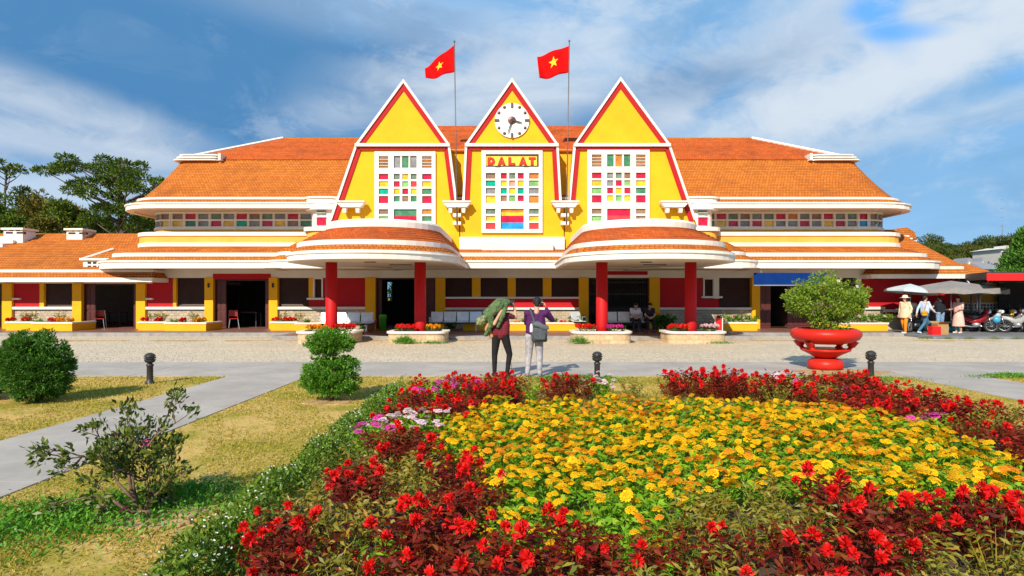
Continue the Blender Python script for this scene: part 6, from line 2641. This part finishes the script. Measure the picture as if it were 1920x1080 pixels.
def fused(name, mats, parent, caps=(), balls=(), voxel=.012, smooth=2, loc=None):
    """closed tapered limbs and rounded masses fused into one continuous skin"""
    m = MB()
    for p0, r0, p1, r1 in caps:
        m.capsule(p0, r0, p1, r1, 12)
    for c, rx, ry, rz in balls:
        m.ball(c, rx, ry, rz, 16)
    o = m.build(name, mats, parent, True, loc)
    r = o.modifiers.new('fuse', 'REMESH')
    r.mode = 'VOXEL'
    r.voxel_size = voxel
    r.use_smooth_shade = True
    if smooth:
        s = o.modifiers.new('soften', 'SMOOTH')
        s.iterations = smooth
        s.factor = .5
    return o


def V3(*a):
    return Vector(a)


def hand_caps(wrist, direc, palm_n, s=1.0, curl=.5):
    """palm and five separate fingers, bent by curl; direc wrist to fingers, palm_n the way the palm faces"""
    d = Vector(direc).normalized()
    n = Vector(palm_n)
    n = (n - d * n.dot(d)).normalized()
    sd = d.cross(n)
    w_ = Vector(wrist)
    out = []
    for k in range(4):
        off = sd * (.03 - .02 * k) * s
        kn = w_ + d * (.085 + (.006, .012, .008, -.004)[k]) * s + off
        out.append((tuple(w_ + d * .012 * s + off * .55), .016 * s, tuple(kn), .0125 * s))
        L = (.040, .046, .043, .033)[k] * s
        d1 = (d + n * curl).normalized()
        d2 = (d + n * curl * 2.4).normalized()
        p1 = kn + d1 * L
        p2 = p1 + d2 * L * .8
        out.append((tuple(kn), .010 * s, tuple(p1), .009 * s))
        out.append((tuple(p1), .009 * s, tuple(p2), .0075 * s))
    th0 = w_ + d * .025 * s + sd * .028 * s
    th1 = th0 + (d * .6 + sd * .8 + n * .2).normalized() * .04 * s
    th2 = th1 + (d * .9 + sd * .2 + n * .5).normalized() * .032 * s
    out += [(tuple(th0), .014 * s, tuple(th1), .011 * s), (tuple(th1), .0105 * s, tuple(th2), .0085 * s)]
    return out


def human(name, label, loc, rz, J, shirt, pants, shoes, hair='short', voxel=.012, sleeves='short', legs='long', group=None, female=False, curl=(.5, .5), palms=None, faces=True, tall=1.0):
    """J: joints in the person's own space (x to their own right when facing +y)"""
    t = thing(name, label, 'person', loc, rz, group)
    j = {k: Vector(v) for k, v in J.items()}
    caps, balls = [], []
    hc = j['head']
    up_ = (hc - j['neck']).normalized()
    f = Vector(J.get('look', (0, 1, 0))).normalized()
    f = (f - up_ * f.dot(up_)).normalized()
    rgt = f.cross(up_)
    # head
    balls += [(tuple(hc + up_ * .02), .078, .088, .098)]
    caps += [(tuple(hc - up_ * .02 + f * .02), .068, tuple(hc - up_ * .085 + f * .035), .045)]
    caps += [(tuple(hc + f * .088 + up_ * .012), .010, tuple(hc + f * .108 - up_ * .022), .014)]
    caps += [(tuple(hc + f * .075 - up_ * .055 - rgt * .018), .010, tuple(hc + f * .075 - up_ * .055 + rgt * .018), .010)]
    for s in (-1, 1):
        caps += [(tuple(hc + rgt * s * .078 + up_ * .015), .014, tuple(hc + rgt * s * .076 - up_ * .02), .011)]
    caps += [(tuple(j['neck'] - up_ * .05), .056, tuple(hc - up_ * .05), .05)]
    # trunk
    sw = .095 if not female else .08
    ch, pe = j['chest'], j['pelvis']
    ax = (j['shR'] - j['shL']).normalized()
    hx = (j['hipR'] - j['hipL']).normalized()
    tor = []
    for s in (-1, 1):
        tor += [(tuple(pe + hx * s * .075 + V3(0, 0, .03)), .098, tuple(ch + ax * s * sw - V3(0, 0, .06)), .098), (tuple(ch + ax * s * sw - V3(0, 0, .06)), .1, tuple(ch + ax * s * .1 + V3(0, 0, .06)), .075)]
        sh = j['shR'] if s > 0 else j['shL']
        tor += [(tuple(ch + V3(0, 0, .08)), .07, tuple(sh), .058)]
    tor += [(tuple(pe), .1, tuple(ch), .1)]
    caps += tor
    arms, legc = [], []
    for S in 'LR':
        a, b, c = j['sh' + S], j['el' + S], j['wr' + S]
        arms.append(((tuple(a), .05, tuple(b), .038), (tuple(b), .038, tuple(c), .027)))
        caps += list(arms[-1])
        pd = (palms or {}).get(S, (0, 1, 0))
        caps += hand_caps(c, (palms or {}).get('d' + S, c - b), pd, 1.0, curl[0 if S == 'L' else 1])
        h, k, an, to = j['hip' + S], j['kn' + S], j['an' + S], j['to' + S]
        legc.append(((tuple(h), .088, tuple(k), .056), (tuple(k), .055, tuple(an), .038)))
        caps += list(legc[-1])
        caps += [(tuple(k * .6 + an * .4 + V3(0, -.015, 0)), .05, tuple(k * .35 + an * .65), .04), (tuple(an - V3(0, 0, .03)), .036, tuple(to), .03)]
    fused('body', 'skin', t, caps, balls, min(voxel, .010), 1)
    # clothes follow the body a little outside it
    g = .016
    sc_ = [(p0, r0 + g, p1, r1 + g) for p0, r0, p1, r1 in tor]
    for (u, l_) in arms:
        if sleeves == 'short':
            p = Vector(u[0]).lerp(Vector(u[2]), .62)
            sc_.append((u[0], u[1] + g, tuple(p), .052))
        else:
            sc_.append((u[0], u[1] + g, u[2], u[3] + g * .9))
            sc_.append((u[2], u[3] + g * .9, tuple(Vector(l_[0]).lerp(Vector(l_[2]), .93)), .037))
    fused('shirt', shirt, t, sc_, (), voxel)
    pc = [(tuple(pe + hx * s * .07 + V3(0, 0, .04)), .108, tuple(j['hip' + ('R' if s > 0 else 'L')]), .104) for s in (-1, 1)]
    for (u, l_) in legc:
        if legs == 'long':
            pc += [(u[0], u[1] + g, u[2], u[3] + g), (l_[0], l_[1] + g, l_[2], l_[3] + g * .9)]
        elif legs == 'slim':
            pc += [(u[0], u[1] + .01, u[2], u[3] + .008), (l_[0], l_[1] + .008, l_[2], l_[3] + .006), (tuple(Vector(l_[0]) * .6 + Vector(l_[2]) * .4 + V3(0, -.015, 0)), .056, tuple(Vector(l_[0]) * .35 + Vector(l_[2]) * .65), .045)]
        else:
            pc += [(u[0], u[1] + g, tuple(Vector(u[0]).lerp(Vector(u[2]), .6)), .085)]
    fused('trousers', pants, t, pc, (), voxel)
    for S in 'LR':
        an, to = j['an' + S], j['to' + S]
        fused('shoe', shoes, t, [(tuple(an - V3(0, .01, .045)), .042, tuple(to + V3(0, 0, .002)), .036), (tuple(an - V3(0, .03, .05)), .038, tuple(to - V3(0, 0, .012)), .032)], (), voxel)
    hb = [(tuple(hc + up_ * .045 - f * .018), .086, .096, .088)]
    hcaps = [(tuple(hc + up_ * .03 - f * .05), .068, tuple(hc - up_ * .05 - f * .045), .05)]
    for s in (-1, 1):
        hcaps.append((tuple(hc + rgt * s * .06 + up_ * .05), .03, tuple(hc + rgt * s * .068 - f * .03 - up_ * .01), .022))
    if hair == 'long':
        for s in (-1, 0, 1):
            hcaps.append((tuple(hc + rgt * s * .055 - f * .05), .06, tuple(j['neck'] - f * .09 + rgt * s * .075 - V3(0, 0, .1)), .055))
    if hair == 'bun':
        hb.append((tuple(hc + up_ * .06 - f * .1), .045, .045, .045))
    fused('hair', 'hair', t, hcaps, hb, min(voxel, .011))
    t.scale = (tall, tall, tall)
    if faces:
        for s in (-1, 1):
            m = MB(); m.ball(tuple(hc + f * .083 + rgt * s * .031 + up_ * .012), .011, .008, .008, 10)
            part_of(m, 'eye', 'eyedark', t, True)
    return t


ST_ = {'pelvis': (0, 0, .93), 'chest': (0, 0, 1.25), 'neck': (0, 0, 1.44), 'head': (0, .02, 1.57), 'shL': (-.18, 0, 1.38), 'shR': (.18, 0, 1.38),
       'elL': (-.23, -.02, 1.10), 'elR': (.23, -.02, 1.10), 'wrL': (-.24, .06, .86), 'wrR': (.24, .06, .86), 'hipL': (-.09, 0, .90), 'hipR': (.09, 0, .90),
       'knL': (-.1, .02, .49), 'knR': (.1, .02, .49), 'anL': (-.11, -.02, .09), 'anR': (.11, -.02, .09), 'toL': (-.13, .14, .038), 'toR': (.13, .14, .038)}


def J_(**kw):
    d = dict(ST_)
    d.update(kw)
    return d


# --- the pair at the lawn edge
AY = 13.22
M['stripes'] = striped('dark_red_striped_knit', (0.07, 0.006, 0.018), (0.24, 0.010, 0.022), 9)
pa = human('person', 'person in dark red shirt and slim black trousers holding a green jacket over the head', (-.22, AY, .012), 0,
           J_(pelvis=(-.02, 0, .87), chest=(-.03, -.01, 1.12), neck=(0, 0, 1.31), head=(.02, .05, 1.44), shL=(-.185, 0, 1.25), shR=(.14, .02, 1.26), elL=(-.14, -.2, 1.10), wrL=(.0, -.16, 1.36),
              elR=(.30, .1, 1.22), wrR=(.27, .2, 1.42), hipL=(-.10, 0, .84), hipR=(.07, 0, .84), knL=(-.14, .03, .46), knR=(.17, .04, .46), anL=(-.14, -.02, .09), anR=(.12, -.02, .09), toL=(-.17, .14, .038), toR=(.16, .14, .038), look=(.25, 1, .1)),
           'stripes', cloth('black_trouser_cloth', (0.018, 0.016, 0.018)), cloth('dark_shoe_leather', (0.03, 0.025, 0.022)), 'short', .010, 'short', 'slim',
           palms={'L': (0, 1, 0), 'R': (-1, .3, 0), 'dL': (.3, .2, 1), 'dR': (-.2, .3, .9)}, curl=(.5, .9))
JACK = cloth('green_jacket_cloth', (0.085, 0.13, 0.055), .45)
jk = thing('jacket', 'crumpled green jacket carried over the head and shoulder by the person in dark red', 'jacket', (-.22, AY, .012))
tx = bpy.data.textures.new('fold_noise', 'CLOUDS')
tx.noise_scale = .06


def folded(o, k=.035):
    dm = o.modifiers.new('folds', 'DISPLACE')
    dm.texture = tx
    dm.strength = k
    dm.mid_level = .5


folded(fused('jacket_body', JACK, jk, [((.12, -.02, 1.53), .075, (-.06, -.04, 1.5), .11), ((-.04, -.1, 1.46), .115, (-.2, -.13, 1.32), .10), ((-.12, -.06, 1.50), .07, (-.3, -.08, 1.32), .075), ((-.18, -.15, 1.34), .10, (-.33, -.12, 1.2), .075),
                                       ((.1, -.08, 1.49), .05, (.03, -.17, 1.26), .055), ((.04, -.17, 1.28), .05, (-.07, -.17, 1.04), .03), ((-.22, -.17, 1.26), .075, (-.2, -.17, 1.08), .055), ((-.2, -.17, 1.09), .05, (-.31, -.14, .88), .042), ((.1, 0, 1.55), .06, (.2, .1, 1.51), .045)],
             [((.03, .03, 1.54), .14, .15, .085)], .011, 1))
folded(fused('hood', cloth('olive_hood_lining', (0.20, 0.21, 0.10), .5), jk, [((-.32, -.12, 1.22), .075, (-.43, -.1, 1.12), .085), ((-.36, -.05, 1.24), .05, (-.46, -.12, 1.17), .05)], (), .011, 1), .05)
o = fused('shoulder_bag', cloth('tan_bag_cloth', (0.50, 0.25, 0.10)), None, [((-.24, -.06, 1.12), .06, (-.27, -.06, .98), .075), ((-.27, -.06, .98), .06, (-.2, -.06, .84), .045), ((-.2, -.1, 1.2), .018, (-.24, -.08, 1.05), .018)], (), .012, 1, (-.22, AY, .012))
tag(o, 'small tan bag hanging under the green jacket at the hip', 'bag')


def phone(loc, rz, label):
    m = MB(); m.box(-.037, .037, -.005, .005, -.075, .075)
    o = m.build('phone', 'black', None, False, loc)
    o.rotation_euler = (0, 0, rz)
    bevel(o, .004)
    return tag(o, label, 'phone')


phone((-.22 + .235, AY + .255, 1.53), .3, 'dark phone held up by the person under the green jacket')
M['purple'] = cloth('purple_knit', (0.075, 0.016, 0.085), .2)
pb = human('person', 'person in purple jumper and pale grey trousers photographing the station, seen from behind', (.47, AY, .012), 0,
           J_(pelvis=(0, 0, .87), chest=(.02, 0, 1.16), neck=(.04, .0, 1.37), head=(.05, .05, 1.52), shL=(-.155, 0, 1.31), shR=(.225, .0, 1.31), elL=(-.17, .2, 1.10), wrL=(.06, .33, 1.36), elR=(.375, .12, 1.17), wrR=(.245, .26, 1.42),
              hipL=(-.10, 0, .84), hipR=(.08, 0, .84), knL=(-.12, .03, .46), knR=(.1, .03, .46), anL=(-.15, -.02, .09), anR=(.1, -.02, .09), toL=(-.18, .14, .038), toR=(.13, .14, .038), look=(.1, 1, .02)),
           'purple', cloth('pale_grey_trouser_cloth', (0.36, 0.34, 0.37), .25), cloth('grey_shoe_cloth', (0.2, 0.19, 0.2)), 'short', .010, 'long', 'long',
           palms={'L': (1, 0, 0), 'R': (-1, 0, 0), 'dL': (.3, .2, 1), 'dR': (-.35, .2, 1)}, curl=(.8, .8))
phone((.47 + .15, AY + .32, 1.53), 0, 'dark phone held up by the person in purple')
BAGM = cloth('dark_grey_bag_cloth', (0.075, 0.085, 0.10), .25)
t = thing('sling_bag', 'dark grey sling bag with a white bottle worn across the purple jumper', 'bag', (.47, AY, .012))
m = MB()
secs = []
for k, (z, wx, dy, cx_) in enumerate(((.73, .13, .03, .09), (.75, .16, .075, .09), (.90, .165, .10, .085), (1.02, .155, .085, .10), (1.08, .13, .06, .06), (1.16, .07, .03, .0))):
    secs.append([(cx_ + wx * (abs(math.cos(a)) ** .6) * (1 if math.cos(a) > 0 else -1), -.155 + dy * (abs(math.sin(a)) ** .6) * (1 if math.sin(a) > 0 else -1), z) for a in np.linspace(0, 2 * PI, 25)[:-1]])
m.loft(secs, True, True)
part_of(m, 'bag_body', BAGM, t, True)
m = MB()
secs = []
for k, (z, wx, dy) in enumerate(((1.0, .02, .012), (1.02, .165, .03), (1.1, .15, .03), (1.12, .02, .01))):
    secs.append([(.12 + wx * math.cos(a), -.235 + dy * math.sin(a), z + .03 * math.cos(a) * -1) for a in np.linspace(0, 2 * PI, 21)[:-1]])
m.loft(secs, True, True)
part_of(m, 'flap', cloth('bag_flap_cloth', (0.10, 0.115, 0.13), .25), t, True)
m = MB(); m.box(-.02, .2, -.262, -.235, .78, .93); bevel(part_of(m, 'pocket', BAGM, t), .012, 3)
m = MB()
pts = [(.0, -.16, 1.12), (-.05, -.145, 1.25), (-.085, -.09, 1.37), (-.09, 0, 1.40), (-.03, .12, 1.32), (.1, .14, 1.1), (.2, .1, .92), (.23, -.03, .85), (.2, -.12, .8)]
for a, b in zip(pts, pts[1:]):
    m.capsule(a, .022, b, .022, 8)
part_of(m, 'strap', BAGM, t, True)
m = MB(); m.lathe([(.03, 0), (.033, .02), (.033, .12), (.02, .15), (.018, .17), (.002, .172)], (-.075, -.2, .93), 14)
tag(m.build('water_bottle', 'clockwhite', None, True, (.47, AY, .012)), 'white bottle in the side pocket of the grey sling bag', 'bottle')

# --- people by the parasols
D2 = 26.9
GRP = None
hat = human('person', 'woman in straw hat, loose beige top and orange trousers walking by the parking corner', (PX(1697, D2), D2, AZ), 2.0,
            J_(anL=(-.1, .12, .09), toL=(-.1, .28, .04), knL=(-.1, .12, .48), anR=(.1, -.12, .09), toR=(.1, .05, .04), elL=(-.27, -.05, 1.12), elR=(.27, -.05, 1.12)),
            cloth('beige_blouse', (0.62, 0.50, 0.33)), cloth('orange_trousers', (0.66, 0.22, 0.02)), cloth('white_shoes', (0.75, 0.74, 0.72)), 'long', .015, 'long', 'long', GRP, True, tall=.93)
m = MB()
m.loft([[(PX(1697, D2) + r * math.cos(a), D2 + r * math.sin(a), z) for a in np.linspace(0, 2 * PI, 21)[:-1]] for r, z in ((.2, 1.60), (.215, 1.61), (.11, 1.63), (.1, 1.70), (.05, 1.725), (.002, 1.73))])
tag(m.build('straw_hat', plain('straw', (0.66, 0.54, 0.36), .9, bump=.3), None, True), 'wide straw hat worn by the woman in orange trousers', 'hat')
m = MB()
ring = lambda rx, ry, z: [(rx * math.cos(a), ry * math.sin(a), z) for a in np.linspace(0, 2 * PI, 25)[:-1]]
m.loft([ring(.27 + .0 * 1, .2, .72), ring(.25, .185, .9), ring(.2, .15, 1.15)])
part_of(m, 'blouse_hem', cloth('beige_blouse_hem', (0.60, 0.48, 0.32)), hat, True)
walk = human('person', 'man in light blue shirt and blue jeans striding past with a mustard bag', (PX(1734, D2), D2, AZ), -1.35,
             J_(pelvis=(0, .0, .9), anL=(-.09, .42, .09), toL=(-.1, .58, .05), knL=(-.09, .27, .49), anR=(.09, -.42, .13), toR=(.09, -.30, .05), knR=(.09, -.1, .47), elL=(-.25, -.12, 1.12), wrL=(-.24, -.2, .88), elR=(.25, .1, 1.12), wrR=(.24, .3, .96)),
             cloth('light_blue_shirt', (0.46, 0.55, 0.70)), cloth('blue_jeans', (0.06, 0.15, 0.26)), cloth('white_trainers', (0.75, 0.74, 0.72)), 'short', .015, 'long', 'long', GRP, tall=.94)
o = fused('satchel', cloth('mustard_bag', (0.50, 0.26, 0.03)), None, [((-.06, 0, .0), .07, (.06, 0, .0), .07), ((-.06, 0, -.1), .06, (.06, 0, -.1), .06), ((.0, 0, .05), .015, (.1, 0, .45), .015)], (), .014, 1, (PX(1726, D2), D2 - .27, 1.0))
tag(o, 'mustard satchel slung on the back of the striding man', 'bag')
blk = human('person', 'man in black T-shirt and faded jeans seen from behind at the vendor cart', (PX(1763, 27.3), 27.3, AZ), .1,
            J_(elL=(-.3, .08, 1.16), wrL=(-.22, .28, 1.05), elR=(.3, .1, 1.14), wrR=(.36, .3, 1.0)), cloth('black_tshirt', (0.015, 0.017, 0.025)), cloth('faded_jeans', (0.18, 0.30, 0.45), .35), cloth('dark_trainers', (0.05, 0.05, 0.05)), 'short', .015, 'short', 'long', GRP, tall=.95)
pnk = human('person', 'woman in pale pink dress with dark hair standing beside the dark red motorbike', (PX(1797, 27.1), 27.1, AZ), 1.9,
            J_(elL=(-.24, .05, 1.12), wrL=(-.16, .26, 1.1), elR=(.24, .05, 1.12), wrR=(.16, .26, 1.1)), 'pinkcloth' if False else cloth('pink_dress_top', (0.72, 0.42, 0.38), .2), cloth('pink_underskirt', (0.7, 0.42, 0.36)), cloth('pale_shoes', (0.7, 0.6, 0.55)), 'long', .015, 'short', 'short', GRP, True, tall=.92)
m = MB()
m.loft([ring(.26, .24, .33), ring(.24, .21, .6), ring(.2, .17, .86), ring(.15, .125, 1.02)])
part_of(m, 'skirt', cloth('pale_pink_skirt', (0.72, 0.44, 0.36)), pnk, True)


# --- two people sitting on the bench by the gate
def seated(px, y, label, shirt, pants, lean):
    return human('person', label, (PX(px, y), y, .157), PI,
                 J_(pelvis=(0, 0, .53), chest=(0, .08 + lean, .82), neck=(0, .16 + lean, 1.0), head=(0, .24 + lean, 1.11), shL=(-.17, .1 + lean, .95), shR=(.17, .1 + lean, .95), elL=(-.2, .25 + lean, .7), elR=(.2, .25 + lean, .7), wrL=(-.07, .42, .62), wrR=(.07, .42, .62),
                    hipL=(-.1, .02, .52), hipR=(.1, .02, .52), knL=(-.13, .45, .5), knR=(.13, .45, .5), anL=(-.12, .45, .09), anR=(.12, .45, .09), toL=(-.13, .6, .04), toR=(.13, .6, .04), look=(0, 1, -.5)),
                 shirt, pants, cloth('seated_shoes', (0.1, 0.09, 0.09)), 'short', .014, 'short', 'long', 'people sitting by the folding gate')


seated(1190, 27.45, 'seated person in white shirt bending over a phone on the shaded bench', cloth('white_shirt', (0.66, 0.64, 0.68)), cloth('dark_trousers', (0.03, 0.03, 0.035)), .04)
seated(1216, 27.45, 'seated person in dark clothes on the shaded bench near the red wall', cloth('dark_shirt', (0.03, 0.025, 0.035)), cloth('dark_trousers', (0.03, 0.03, 0.035)), .06)
